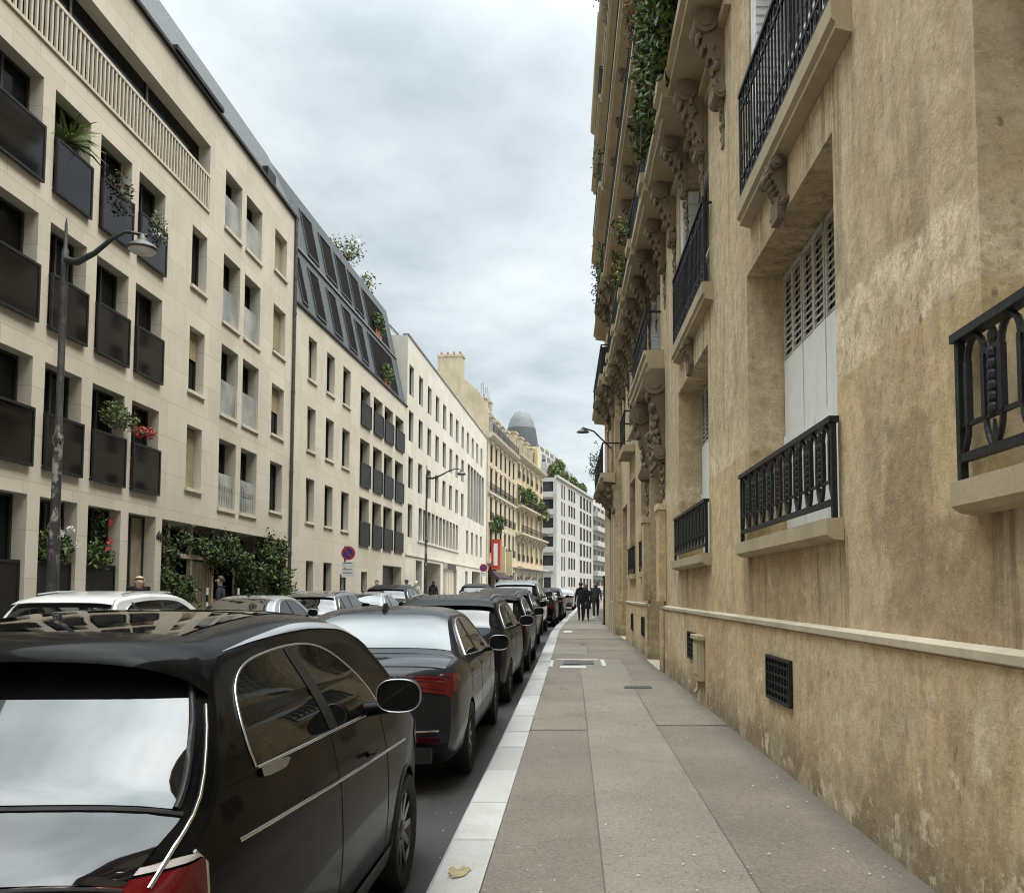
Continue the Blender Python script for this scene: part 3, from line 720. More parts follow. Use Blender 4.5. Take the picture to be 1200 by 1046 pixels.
def leafwork(m, F, s0, s1, n0, n1, z0, z1, count, size=.07):
    """clusters of carved leaves and fruit"""
    for _ in range(count):
        s, z = random.uniform(s0, s1), random.uniform(z0, z1); t = (z-z0)/(z1-z0)
        n = n0+(n1-n0)*t*random.uniform(.6, 1)
        r = size*random.uniform(.5, 1.25); c = F.P(s, n, z)
        m.blob(c, (r*.7, r, r*1.1), 8, 6, .22)

# first-floor balconets
for i, (a, b) in enumerate(WIN0):
    s0, s1 = a-.45, b-.2
    m = MB(); m.prism(FR, [(-.38, 5.51), (.14, 5.50), (.14, 5.36), (.11, 5.33), (.11, 5.29), (.003, 5.26), (.003, 5.42)], s0, s1)
    TB.part('balcony_slab', m, M['sill'], bevel=.008)
    mm = (s0+s1)/2+.3; m = MB(); console(m, mm-.2, mm+.2, 5.28, .42, .13)
    leafwork(m, FR, mm-.13, mm+.13, .05, .11, 5.0, 5.2, 6, .05); m.plate(FR, [(mm-.13, 4.96), (mm+.13, 4.96), (mm+.10, 4.78), (mm-.10, 4.78)], .003, .07)
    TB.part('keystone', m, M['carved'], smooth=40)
    m = MB(); z0, z1, n = 5.50, 6.62, .10                # tall rail with slender bars and a scrolled frieze
    m.fbox(FR, s0+.05, s1-.05, n-.025, n+.025, z1-.04, z1)
    for z in (z0+.07, z0+.22, z1-.20): m.fbox(FR, s0+.05, s1-.05, n-.011, n+.011, z, z+.02)
    for s in (s0+.06, s1-.06):
        m.fbox(FR, s-.016, s+.016, n-.016, n+.016, z0-.01, z1-.04)
        m.fbox(FR, s-.012, s+.012, 0, n-.016, z1-.09, z1-.065)
    q = 26
    for k in range(q):
        s = s0+.1+(s1-s0-.2)*k/(q-1); m.fbox(FR, s-.008, s+.008, n-.008, n+.008, z0+.02, z1-.04)
        if k % 2:
            for z in (z1-.11, z0+.155):
                m.tube([FR.P(s+.05*math.cos(t), n, z+.05*math.sin(t)) for t in [2*math.pi*j/10 for j in range(11)]], .008, 5, False)
            m.blob(FR.P(s, n, z0+.45), (.015, .026, .07), 6, 5)
    TB.part('balcony_rail', m, M['iron'])

# the street door: reveal, panelled leaf, step, carved surround and balcony
def doorway(D, zt, deep, name):
    a, b = D; m = MB()
    m.fbox(FR, a, b, -deep-.06, -deep, .14, zt)
    for k in range(2):
        s = a+.15+k*(b-a)/2
        for z0, z1 in ((.3, 1.1), (1.25, 2.6)): m.fbox(FR, s, s+(b-a)/2-.3, -deep, -deep+.035, z0, z1)
    m.fbox(FR, a, b, -deep, -deep+.08, 2.75, 2.87)
    d = TB.part('street_door', m, M['wood_dark'], bevel=.006)
    g = MB(); g.blob(FR.P((a+b)/2+.1, -deep+.06, 1.15), (.035, .035, .035)); TB.part('door_knob', g, M['chrome'], d, smooth=60)
    m = MB(); m.fbox(FR, a, b, -deep, .10, 0, .14+gz(a)); TB.part('doorstep', m, M['carved_lite'], bevel=.01)
doorway(DOOR, 4.1, .72, 'd'); doorway(DOOR2, 4.2, .57, 'd')
m = MB()
for a in (DOOR[0]-.48, DOOR[1]+.06):
    m.cut(); m.fbox(FR, a, a+.42, .003, .14, 1.43, 3.1); m.fbox(FR, a-.03, a+.45, .003, .17, 3.1, 3.22); m.fbox(FR, a-.02, a+.44, .048, .085, 0, 1.28)
TB.part('door_pilaster', m, M['render'], bevel=.01)
m = MB()
for a in (DOOR[0]-.44, DOOR[1]+.10):
    m.cut(); console(m, a, a+.34, 5.74, 1.75, .34); leafwork(m, FR, a, a+.34, .08, .34, 4.2, 5.6, 44, .06); leafwork(m, FR, a+.04, a+.30, .03, .10, 3.3, 4.1, 26, .05)
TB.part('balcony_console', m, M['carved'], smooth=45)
m = MB(); m.fbox(FR, DOOR[0]+.25, DOOR[1]-.25, .003, .05, 4.12, 4.95); leafwork(m, FR, DOOR[0]+.3, DOOR[1]-.3, .03, .14, 4.15, 4.9, 60, .06)
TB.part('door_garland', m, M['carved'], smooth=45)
m = MB(); m.prism(FR, [(.003, 5.75), (.30, 5.75), (.30, 5.85), (.34, 5.88), (.34, 6.0), (.38, 6.03), (.38, 6.10), (.003, 6.12)], DOOR[0]-.35, DOOR[1]+1.0)
TB.part('balcony_slab', m, M['sill'], bevel=.008)
def rail(m, s0, s1, n, z0, z1, F=FR, step=.12, ends=True):
    m.fbox(F, s0, s1, n-.025, n+.025, z1-.04, z1); m.fbox(F, s0, s1, n-.01, n+.01, z0+.08, z0+.10); m.fbox(F, s0, s1, n-.01, n+.01, z1-.2, z1-.18)
    q = max(2, int((s1-s0)/step))
    for k in range(q+1):
        s = s0+(s1-s0)*k/q; m.fbox(F, s-.009, s+.009, n-.009, n+.009, z0, z1-.04)
    for k in range(0, q, 2):
        s = s0+(s1-s0)*(k+.5)/q; m.fbox(F, s-.03, s+.03, n-.006, n+.006, z0+.3, z0+.52)
    if ends:
        for s in (s0, s1): m.fbox(F, s-.012, s+.012, .0, n-.025, z1-.04, z1); m.fbox(F, s-.01, s+.01, .1, n-.02, z0+.08, z0+.1)
m = MB(); rail(m, DOOR[0]+.1, DOOR[1]+.8, .28, 6.10, 7.0); TB.part('balcony_rail', m, M['iron'])
for a, b in first[4:]:
    m = MB(); m.fbox(FR, a-.1, b+.1, .003, .32, 5.26, 5.44); TB.part('balcony_slab', m, M['sill'], bevel=.008)
    m = MB(); rail(m, a-.05, b+.05, .26, 5.44, 6.35); TB.part('balcony_rail', m, M['iron'])

# upper floors: long stone balconies on carved consoles, one above the other
LONG = [(9.2, SEND, .50, 8.46, 8.72), (12.2, SEND, .58, 11.68, 11.92), (11.5, SEND, .60, 14.75, 15.0), (9.0, SEND, .62, 17.7, 17.95)]
for i, (s0, s1, p, z0, z1) in enumerate(LONG):
    m = MB()
    if i == 0:                                           # the lowest one breaks forward bay by bay
        s = s0
        while s < s1-.3:
            e = min(s+2.75, s1); m.prism(FR, [(.003, z0-.03), (p-.06, z0), (p-.06, z0+.09), (p, z0+.13), (p, z1), (.003, z1+.02)], s, e-.55)
            m.prism(FR, [(.003, z0-.06), (p+.02, z0-.03), (p+.02, z0+.09), (p+.08, z0+.13), (p+.08, z1+.03), (.003, z1+.05)], e-.55, e) if e-.55 > s else None
            s = e
    else: m.prism(FR, [(.003, z0-.03), (p-.06, z0), (p-.06, z0+.09), (p, z0+.13), (p, z1), (.003, z1+.02)], s0, s1)
    TB.part('balcony_slab', m, M['sill'])
    m = MB(); rail(m, s0+.06, s1-.06, p-.08, z1, z1+.98, step=.14); TB.part('balcony_rail', m, M['iron'])
    if i < 3:
        m = MB(); s = s0+.4
        while s < s1-.4:
            m.cut(); h = (.95, .7, .55)[i]; console(m, s, s+.28*random.uniform(.85, 1.15), z0-.01, h*random.uniform(.85, 1.2), p*random.uniform(.62, .8))
            m.fbox(FR, s+.07, s+.2, .003, .02, z0-h*1.2-.5, z0-.1)
            if i == 0: leafwork(m, FR, s-.03, s+.33, .03, p*.5, z0-h, z0-.15, 26, .045); leafwork(m, FR, s+.05, s+.21, .01, .04, z0-h-.6, z0-h, 16, .04)
            elif i == 1: leafwork(m, FR, s-.02, s+.32, .03, p*.5, z0-h, z0-.1, 14, .045)
            s += (1.42, 1.75, 2.2)[i]
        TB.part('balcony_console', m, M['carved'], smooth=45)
m = MB()
for a, b in first[2:]:
    m.cut(); leafwork(m, FR, a+.5, b-.5, .03, .12, 8.14, 8.42, 30, .055)
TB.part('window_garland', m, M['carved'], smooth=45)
m = MB(); m.prism(FR, [(.003, 19.95), (.25, 20.05), (.40, 20.3), (.64, 20.42), (.70, 20.5), (.70, 20.68), (.003, 20.72)], -32, SEND)
for k in range(60): m.fbox(FR, -2.8+k*.5, -2.62+k*.5, .3, .60, 20.24, 20.40)
TB.part('cornice', m, M['sill'])
m = MB(); m.prism(FR, [(.2, 20.7), (-1.4, 24.2), (-8.9, 24.4), (-8.9, 20.7)], -32, SEND); TB.part('roof', m, M['zinc'])

# the projecting end bay, with its own balconies piled up to the roof
B0, B1 = SEND+.0, SEND+6.5
BN = .20
m = MB(); bops = [(B0+.5, B0+2.0, z, z+2.1, .3) for z in (5.5, 8.9, 12.1, 15.2)]+[(B0+3.2, B0+4.7, z, z+2.1, .3) for z in (5.5, 8.9, 12.1, 15.2)]
facade(m, FR, B0+.004, B1, 0, 20.6, bops, n=BN); shell(m, FR, B0+.004, B1, 0, 20.6, 9, n=BN)
TB.part('end_bay', m, M['render'])
for o in bops: window(TB, FR, o, BN-.29, M['plaster_white'], M['pane_grey'], 1, 1, .06)
m = MB()
for s, w, n in ((B0+.03, .34, BN+.05), (B0+.55, .18, BN+.08), (B0+2.3, .4, BN+.05)):
    m.cut(); m.fbox(FR, s, s+w, BN+.002, n, 1.35, 4.9); m.fbox(FR, s-.03, s+w+.03, BN+.002, n+.04, 0, 1.32); m.fbox(FR, s-.03, s+w+.03, BN+.002, n+.05, 4.9, 5.05)
TB.part('bay_pilaster', m, M['carved_lite'], bevel=.01)
BAL = [(5.15, 5.42, .46, False), (8.3, 8.62, .50, True), (11.7, 11.95, .44, False), (14.7, 15.0, .52, False), (17.7, 17.95, .52, True)]
for z0, z1, p, solid in BAL:
    m = MB(); m.prism(FR, [(BN+.003, z0-.05), (BN+p-.08, z0), (BN+p-.08, z0+.1), (BN+p, z0+.14), (BN+p, z1), (BN+.003, z1+.02)], B0-.1, B1)
    TB.part('balcony_slab', m, M['sill'])
    m = MB(); rail(m, B0-.05, B1-.05, BN+p-.07, z1, z1+.98, step=.14, ends=False)
    if solid: m.fbox(FR, B0-.04, B1, BN+p-.10, BN+p-.085, z1, z1+.9)
    for s in (B0-.05,): m.fbox(FR, s-.012, s+.012, 0, BN+p-.09, z1+.94, z1+.98)
    if solid: m.fbox(FR, B0-.045, B0-.03, .05, BN+p-.10, z1, z1+.9)
    TB.part('balcony_rail', m, M['iron'])
m = MB()
for z0, z1, p, solid in BAL[:3]:
    for s in (B0+.05, B0+2.2): m.cut(); console(m, s, s+.34, z0-.02, 1.0, BN+p-.12, BN); leafwork(m, FR, s-.03, s+.37, BN+.05, BN+p*.7, z0-1.0, z0-.1, 18, .09)
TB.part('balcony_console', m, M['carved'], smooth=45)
m = MB(); m.prism(FR, [(BN+.003, 19.95), (BN+.25, 20.05), (BN+.3, 20.3), (BN+.50, 20.42), (BN+.54, 20.5), (BN+.54, 20.68), (BN+.003, 20.72)], B0-.2, B1+.3)
TB.part('cornice', m, M['sill'])

# things fixed to the foot of the wall
def grille(s0, s1, z0, z1):
    m = MB(); n = .047
    m.fbox(FR, s0, s1, n, n+.006, z0, z1)
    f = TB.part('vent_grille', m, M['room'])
    m = MB()
    for a, b, c, d in ((s0, s1, z0, z0+.025), (s0, s1, z1-.025, z1), (s0, s0+.025, z0+.025, z1-.025), (s1-.025, s1, z0+.025, z1-.025)): m.fbox(FR, a, b, n, n+.03, c, d)
    q = max(2, int((s1-s0)/.09))
    for k in range(1, q): s = s0+(s1-s0)*k/q; m.fbox(FR, s-.01, s+.01, n+.006, n+.022, z0+.025, z1-.025)
    for k in range(1, 5): z = z0+(z1-z0)*k/5; m.fbox(FR, s0+.025, s1-.025, n+.006, n+.019, z-.01, z+.01)
    TB.part('grille_frame', m, M['iron'], f)
grille(6.91, 7.71, .67, 1.05)
grille(11.85, 12.5, .66, 1.04); grille(19.2, 19.75, .62, 1.05); grille(22.2, 22.7, .62, 1.05)
m = MB(); m.fbox(FR, 11.15, 11.65, .046, .12, .45, .98); m.fbox(FR, 11.10, 11.70, .046, .15, .98, 1.04); m.fbox(FR, 11.22, 11.58, .12, .135, .52, .92)
m.tube([FR.P(11.4, .10, .45), FR.P(11.4, .10, .33), FR.P(11.4, .14, .29)], .025, 8)
tag(m.build('meter_cabinet', M['sill'], None, FR.P(11.4, 0, .4), bevel=.006), 'small pale meter cabinet fixed at the foot of the ochre wall', 'cabinet')

# hanging greenery on the upper balconies
def greenery(name, label, cat, gens, mats, origin, size=.07, stems=None, group=None):
    t = Thing(name, label, cat, origin, group)
    m = MB()
    for g, c in gens: m.leaves(g, c, size, len(mats))
    t.part('foliage', m, mats)
    if stems:
        m = MB()
        for st in stems: m.tube(st, .012, 5)
        t.part('stem', m, M['bark'])
    return t
def ivy_gen(F, s0, s1, n0, n1, z0, z1, lump=1.0):
    cs = [(random.uniform(s0, s1), random.uniform(n0, n1), random.uniform(z0, z1), random.uniform(.25, .6)*lump) for _ in range(int(14+(s1-s0)*(z1-z0)*1.6))]
    def g():
        s, n, z, r = random.choice(cs)
        return F.P(s+random.gauss(0, r*.5), n+random.gauss(0, .10), z+random.gauss(0, r*.5))
    return g
greenery('climbing_ivy', 'thick green ivy hanging over the upper right balconies against the sky', 'ivy',
    [(ivy_gen(FR, 9.9, 14.2, .44, .58, 9.0, 11.1), 5200), (ivy_gen(FR, 10.2, 14.0, .44, .56, 8.9, 9.6, .7), 900)], [M['leaf_dark'], M['leaf_mid'], M['leaf_lite']], FR.P(12.5, .6, 8.7), .075,
    [[FR.P(s, .62, 8.75), FR.P(s+.2, .56, 10.2), FR.P(s+.3, .5, 11.2)] for s in (10.5, 12, 13.5)])
greenery('flowering_creeper', 'rust red creeper leaves beside the ivy on the upper right balcony', 'creeper',
    [(ivy_gen(FR, 15.2, 16.2, .45, .6, 12.2, 13.2, .5), 160)], [M['terracotta'], M['leaf_mid'], M['petal_red']], FR.P(16.4, .5, 11.95), .05, [[FR.P(16.4, .5, 11.95), FR.P(16.4, .6, 13)]])
greenery('balcony_shrub', 'dark shrub with a yellow flush on the right balcony rail below the ivy', 'shrub',
    [(ivy_gen(FR, 18.2, 20.5, .42, .56, 8.9, 9.6, .45), 420), (ivy_gen(FR, 18.4, 19.2, .42, .56, 9.5, 10.0, .35), 130)], [M['leaf_dark'], M['leaf_mid'], M['leaf_yel']], FR.P(19.8, .5, 8.75), .06, [[FR.P(19.5, .5, 8.75), FR.P(19.6, .55, 9.6)]])
greenery('trailing_plant', 'long dark plant trailing down the far end balconies of the right building', 'plant',
    [(ivy_gen(FR, B0-.1, B0+3.5, .55, .68, 11.6, 13.0, .4), 420), (ivy_gen(FR, B0-.1, B0+.8, .58, .70, 15.4, 16.2, .35), 120)], [M['leaf_dark'], M['leaf_mid']], FR.P(B0+1, .6, 11.95), .06, [[FR.P(B0+1, .7, 11.95), FR.P(B0+1.2, .75, 13)]])
greenery('cornice_weed', 'wispy bush sprouting from the top cornice of the right building', 'bush',
    [(ivy_gen(FR, 24, SEND, .62, .8, 20.8, 21.6, .4), 260)], [M['leaf_mid'], M['leaf_dark']], FR.P(26, 1, 20.7), .05, [[FR.P(25.5, .62, 20.7), FR.P(25.6, .66, 21.5)]])
greenery('balcony_bush', 'small airy bush leaning out below the street lamp on the right building', 'bush',
    [(ivy_gen(FR, B0+.2, B0+3, .7, .9, 5.6, 6.5, .5), 260)], [M['leaf_mid'], M['leaf_dark']], FR.P(B0+1.5, .8, 5.42), .05, [[FR.P(B0+1.5, .6, 5.4), FR.P(B0+1.5, .75, 6.2)]])
# wall lamp on the far bay
T = Thing('wall_lamp', 'grey street lamp on a thin arm from the right building facade', 'street lamp', FR.P(B0+2, BN, 6.6))
m = MB(); m.tube([FR.P(B0+2, BN, 6.55), FR.P(B0+2, .8, 7.15), FR.P(B0+2, 1.15, 7.26)], .03, 8); T.part('arm', m, M['galv'], smooth=50)
m = MB(); m.lathe([(.02, 7.30), (.05, 7.28), (.08, 7.22), (.20, 7.15), (.23, 7.11), (.02, 7.09)], FR.P(B0+2, 1.18, 0)[:2]+(0,), 'z', 16); T.part('lamp_head', m, M['galv'], smooth=40)
# the next building round the bend
FC = Frame(FR.P(B1+.3, .0, 0)[:2], (.036, 1), right=True)
T = Thing('corner_building', 'stone building with dark shop fronts beyond the end bay on the right', 'building', FC.P(10, 0, 0))
m = MB(); co_ = [(s, s+1.3, z, z+2.2) for s in (1, 4, 7, 10, 13, 16, 19) for z in (5.2, 8.4, 11.6, 14.6)]+[(s, s+2.3, .4, 3.4) for s in (1, 4.2, 7.4, 10.6, 13.8, 17)]
facade(m, FC, 0, 22, 0, 18.5, co_); shell(m, FC, 0, 22, 0, 18.5, 9); T.part('wall', m, M['cream'])
for o in co_: window(T, FC, o, -.28, M['dark_frame'], M['pane_grey'], 1, 1, .06, False)
# ------------------------------------------------------------------ left side, near block
F1 = Frame((-10.5, 0), (0, 1)); F1E = 31.66
ROWS = [(4.12, 6.18), (6.95, 9.04), (9.75, 11.80)]
WIDE = [(8.6, 10.6), (11.2, 12.6), (13.9, 16.35), (16.74, 18.02), (18.42, 19.76), (20.10, 21.42)]
T1 = Thing('limestone_apartment_block', 'pale limestone apartment block with black balcony panels on the left near side', 'building', (-10.5, 20, 0))
ops = []
for a, b in WIDE:
    for c, d in ROWS: ops.append((a, b, c, d, .34))
    ops.append((a, b, .14, 3.49, .34))
Ec = (23.0, 23.95); Hc = (29.4, 30.65)
for c, d in ((4.45, 6.18), (7.14, 8.92), (10.07, 11.75)): ops.append(Ec+(c, d, .3))
for c, d in ((4.45, 6.18), (7.14, 8.92), (10.07, 11.75), (12.98, 14.45)): ops.append(Hc+(c, d, .3))
FG = [(25.12, 26.4), (26.78, 28.15)]
for a, b in FG:
    for c, d in ROWS+[(12.65, 14.4)]: ops.append((a, b, c, d, .42))
ops.append((6.0, 24.0, 12.50, 14.5, 1.8))                # loggia
ENT = (21.76, 31.3); ops.append(ENT+(.14, 3.48, 1.6))       # planted entrance
m = MB(); facade(m, F1, -26, F1E, 0, 15.7, ops); shell(m, F1, -26, F1E, 0, 15.7, 10)
T1.part('wall', m, M['lime'])
m = MB(); m.fbox(F1, 4, F1E, -.02, .10, 15.705, 15.80); m.fbox(F1, 4, 19.5, .02, .16, 15.80, 15.92); m.fbox(F1, 21.5, 24.5, .02, .16, 15.80, 15.92); T1.part('gutter', m, M['black_metal'])
m = MB(); m.prism(F1, [(-.04, 15.79), (-1.15, 18.25), (-1.3, 18.3), (-9.8, 18.3), (-9.8, 15.79)], -26, F1E); T1.part('slate_roof', m, M['slate'])
m = MB(); m.fbox(F1, 28.9, 29.7, -.75, -.12, 15.95, 16.45); T1.part('roof_hatch', m, M['black_metal'])
m = MB(); m.tube([F1.P(F1E-.2, .07, 15.7), F1.P(F1E-.2, .07, .15)], .06, 8)
for z in (3, 6, 9, 12): m.lathe([(.075, z), (.075, z+.1)], F1.P(F1E-.2, .07, 0)[:2]+(0,), 'z', 8)
T1.part('downpipe', m, M['galv'])
# windows
for a, b in WIDE:
    for c, d in ROWS:
        window(T1, F1, (a, b, c, d), -.335, M['dark_frame'], random.choice((M['pane_dark'], M['pane_dark'], M['pane_dark'])), 1 if b-a < 2 else 2)
    window(T1, F1, (a, b, .14, 3.49), -.335, M['dark_frame'], M['curtain'] if a > 20 else M['pane_dark'], 1)
def half_blind(o, n, matl, fr):
    m = MB(); a, b, c, d = o[:4]; z = d-(d-c)*fr
    q = int((d-z)/.06)
    for k in range(q): m.fbox(F1, a+.04, b-.04, n+.061, n+.08, z+k*.06+.006, z+(k+1)*.06)
    T1.part('roller_blind', m, matl)
for k, (c, d) in enumerate(((4.45, 6.18), (7.14, 8.92), (10.07, 11.75))):
    window(T1, F1, Ec+(c, d), -.29, M['dark_frame'], M['pane_dark'], 1)
    half_blind(Ec+(c, d), -.29, M['shutter_beige'], (1.0, .45, .0)[k]) if k < 2 else None
for k, (c, d) in enumerate(((4.45, 6.18), (7.14, 8.92), (10.07, 11.75), (12.98, 14.45))):
    window(T1, F1, Hc+(c, d), -.29, M['dark_frame'], M['pane_dark'], 1)
    if k: half_blind(Hc+(c, d), -.29, M['shutter_beige'], (0, .5, .85, 1)[k])
for a, b in FG:
    for c, d in ROWS+[(12.65, 14.4)]: window(T1, F1, (a, b, c, d), -.41, M['dark_frame'], M['pane_dark'], 1)
m = MB()
for o in ops:
    if len(o) > 4 and o[4] == .3: m.cut(); m.fbox(F1, o[0]-.06, o[1]+.06, .003, .07, o[2]-.09, o[2])
T1.part('window_sill', m, M['lime'])
# black balcony panels hung in front of the wide openings
def panel(T, F, a, b, z0, z1, n, fm, gm, bar=.055):
    m = MB()
    for s0, s1, c, d in ((a, b, z0, z0+bar), (a, b, z1-bar, z1), (a, a+bar, z0+bar, z1-bar), (b-bar, b, z0+bar, z1-bar)): m.fbox(F, s0, s1, n, n+.05, c, d)
    for s in (a, b-.05): m.fbox(F, s, s+.05, -.1, n, z0+.02, z0+.07); m.fbox(F, s, s+.05, -.1, n, z1-.07, z1-.02)
    f = T.part('balcony_panel', m, fm)
    g = MB(); g.fbox(F, a+bar, b-bar, n+.012, n+.035, z0+bar, z1-bar); T.part('panel_infill', g, gm, f)
for a, b in WIDE:
    for c, d in ROWS: panel(T1, F1, a-.01, b+.01, c-.10, c+1.05, .04, M['black_metal'], M['smoke_glass'])
    panel(T1, F1, a+.02, b-.02, .2, 2.22 if a < 20 else 1.75, -.12, M['black_metal'], M['black_metal'])
for i, (a, b) in enumerate(FG):
    for k, (c, d) in enumerate(ROWS+[(12.65, 14.4)]):
        m = MB(); m.fbox(F1, a, b, -.10, -.07, c, c+1.05)
        if k == 0:
            for q in range(7):
                s = a+.1+q*(b-a-.2)/6; m.tube([F1.P(s+.05*math.sin(t*3), -.06, c+.05+t*.16) for t in range(6)], .012, 5)
        T1.part('glass_guard', m, M['frost'])
m = MB()
for (a, b) in FG:
    for c, d in ROWS+[(12.65, 14.4)]: m.cut(); m.fbox(F1, a-.04, b+.04, .003, .06, c-.10, c)
T1.part('guard_sill', m, M['lime'])
# loggia balustrade of pale slats, dark shade panel, dividing screen
m = MB(); m.fbox(F1, 6, 24.0, -.02, .04, 13.52, 13.60); m.fbox(F1, 6, 24.0, -.02, .04, 12.51, 12.58)
s = 6.08
while s < 23.95: m.fbox(F1, s, s+.055, -.01, .03, 12.58, 13.52); s += .16
T1.part('balustrade', m, M['rail_pale'])
m = MB(); m.fbox(F1, 6.0, 24.0, -.42, -.34, 12.4, 14.6); T1.part('loggia_shade_panel', m, M['pane_dark'])  # dark sheet set forward, standing for shade in the deep loggia
m = MB()
for s in (14.2, 17.6, 20.9): m.cut(); m.fbox(F1, s, s+.06, -.335, -.30, 12.51, 14.48)
T1.part('loggia_mullion', m, M['zinc'])
# entrance screen behind the ivy
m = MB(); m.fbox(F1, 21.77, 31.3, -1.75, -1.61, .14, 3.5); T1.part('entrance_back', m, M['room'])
m = MB()
for s in (22.9, 24.3, 25.75, 27.6, 29.3, 31.1): m.cut(); m.fbox(F1, s, s+.12, -.5, -.38, .14, 3.47)
m.cut(); m.fbox(F1, 21.77, 31.3, -.52, -.36, 2.55, 2.68)
T1.part('entrance_post', m, M['rail_pale'])
m = MB(); m.fbox(F1, 24.43, 25.74, -.48, -.42, .16, 2.5); 
for k in range(6): m.fbox(F1, 24.5+k*.22, 24.54+k*.22, -.42, -.40, .2, 2.45)
d = T1.part('entrance_door', m, M['wood_beige'])
m = MB(); m.tube([F1.P(24.6, -.36, 1.0), F1.P(24.6, -.36, 1.4)], .02, 8); T1.part('door_handle', m, M['steel'], d)
m = MB()
for s0, s1 in ((21.9, 22.85), (25.9, 27.5), (27.8, 29.2), (29.5, 31.0)):
    m.cut(); q = int((s1-s0)/.12)
    for k in range(q): m.fbox(F1, s0+k*.12, s0+k*.12+.03, -.46, -.43, .16, 1.35)
    m.fbox(F1, s0, s1, -.47, -.42, 1.35, 1.40)
T1.part('entrance_fence', m, M['wood_beige'])
m = MB()
# house number 46 on the pier
cu = bpy.data.curves.new('number', 'FONT'); cu.body = '46'; cu.size = .34; cu.extrude = .012
to = bpy.data.objects.new('number', cu); COL.objects.link(to); dg = bpy.context.evaluated_depsgraph_get()
me = bpy.data.meshes.new_from_object(to.evaluated_get(dg)); bpy.data.objects.remove(to); me.materials.append(M['dark_frame'])
ho = bpy.data.objects.new('house_number', me); COL.objects.link(ho); ho.parent = T1.o
me.transform(Matrix.Translation((.02, 1.45, 2.92)) @ Matrix.Rotation(R(90), 4, 'Z') @ Matrix.Rotation(R(90), 4, 'X'))

# roof clutter
T = Thing('air_handling_unit', 'white air unit with a round cowl on the near slate roof', 'roof unit', F1.P(20.2, -1.6, 18.3))
m = MB(); m.fbox(F1, 19.9, 20.7, -2.0, -1.3, 18.3, 18.95); T.part('casing', m, M['sign_white'], bevel=.03)
m = MB(); m.lathe([(.2, 18.95), (.2, 19.25), (.34, 19.3), (.34, 19.4), (.05, 19.5)], F1.P(20.3, -1.65, 0)[:2]+(0,), 'z', 14); T.part('cowl', m, M['sign_white'], smooth=40)
greenery('roof_planting', 'small pale plant tub on the near slate roof edge', 'plant', [(ivy_gen(F1, 18.6, 19.6, -1.6, -1.2, 18.5, 19.1, .4), 160)], [M['leaf_lite'], M['petal_white']], F1.P(19.1, -1.4, 18.3), .06, [[F1.P(19.1, -1.4, 18.3), F1.P(19.1, -1.4, 18.9)]])

def ball_gen(F, s, n, z, rs, rn, rz):
    def g():
        while 1:
            a = [random.uniform(-1, 1) for _ in range(3)]
            if sum(x*x for x in a) <= 1: break
        return F.P(s+a[0]*rs, n+a[1]*rn, z+a[2]*rz)
    return g
def tub(T, F, s, n, z0, z1, w=.3):
    m = MB(); m.fbox(F, s-w, s+w, n-.11, n+.11, z0, z1); m.fbox(F, s-w-.02, s+w+.02, n-.13, n+.13, z1, z1+.03); T.part('planter', m, M['terracotta'])
def potted(label, s, n, z, h, gens, mats, size=.05, w=.3, F=F1, name='potted_plant'):
    T = Thing(name, label, 'plant', F.P(s, n, z)); tub(T, F, s, n, z, z+h, w)
    m = MB()
    for g, c in gens: m.leaves(g, c, size, len(mats))
    T.part('foliage', m, mats); return T
LM = [M['leaf_dark'], M['leaf_mid']]
# palm on the third floor
T = Thing('potted_palm', 'spiky palm in a pot behind a third floor black balcony panel', 'palm', F1.P(17.4, -.2, 9.76)); tub(T, F1, 17.4, -.2, 9.76, 10.1, .2)
m = MB(); m.tube([F1.P(17.4, -.2, 10.1), F1.P(17.4, -.15, 11.0)], [.05, .04], 7); T.part('trunk', m, M['bark'])
m = MB()
for k in range(70):
    a = random.uniform(0, 6.28); el = random.uniform(-.2, 1.1); l = random.uniform(.5, .95)
    d = Vector((math.cos(a)*math.cos(el), math.sin(a)*math.cos(el), math.sin(el))); b = Vector(F1.P(17.4, -.1, 11.05)); side = d.orthogonal().normalized()*.022
    e1 = b+d*l*.6; e2 = b+d*l+Vector((0, 0, -.22*l)); m.cur = k % 2
    m.face([b-side, b+side, e1+side, e1-side]); m.face([e1-side, e1+side, e2])
T.part('fronds', m, [M['leaf_mid'], M['leaf_lite']])
potted('dark twiggy plant spilling over the second black panel from the right, third floor', 19.1, -.12, 9.76, .5, [(ball_gen(F1, 19.1, .05, 10.95, .5, .25, .35), 170), (ball_gen(F1, 19.2, .2, 10.6, .4, .06, .4), 90)], [M['bark'], M['leaf_dark'], M['leaf_dark']], .05)
potted('leafy pot with white blooms over the rightmost black panel of the third floor', 20.7, -.12, 9.76, .5, [(ball_gen(F1, 20.9, .12, 10.7, .4, .12, .45), 260)], [M['leaf_dark'], M['leaf_mid'], M['petal_white']], .05)
potted('green feathery pot plant above a first floor black panel', 19.3, -.12, 4.13, .6, [(ball_gen(F1, 19.35, .02, 5.65, .5, .25, .35), 420), (ball_gen(F1, 19.7, .2, 5.55, .25, .2, .25), 120)], LM+[M['leaf_lite']], .05)
potted('bright red geraniums above the rightmost first floor black panel', 20.7, -.1, 4.13, .7, [(ball_gen(F1, 20.75, .0, 5.5, .55, .2, .14), 160), (ball_gen(F1, 20.75, .05, 5.55, .4, .15, .10), 150)], [M['petal_red'], M['petal_red'], M['leaf_mid']], .045)
T = potted('white hydrangea in the black ground floor planter beside the lamp post', 17.4, -.25, 1.7, .5, [(ball_gen(F1, 17.4, -.1, 2.5, .6, .25, .4), 520)], LM, .07, .45)
m = MB()
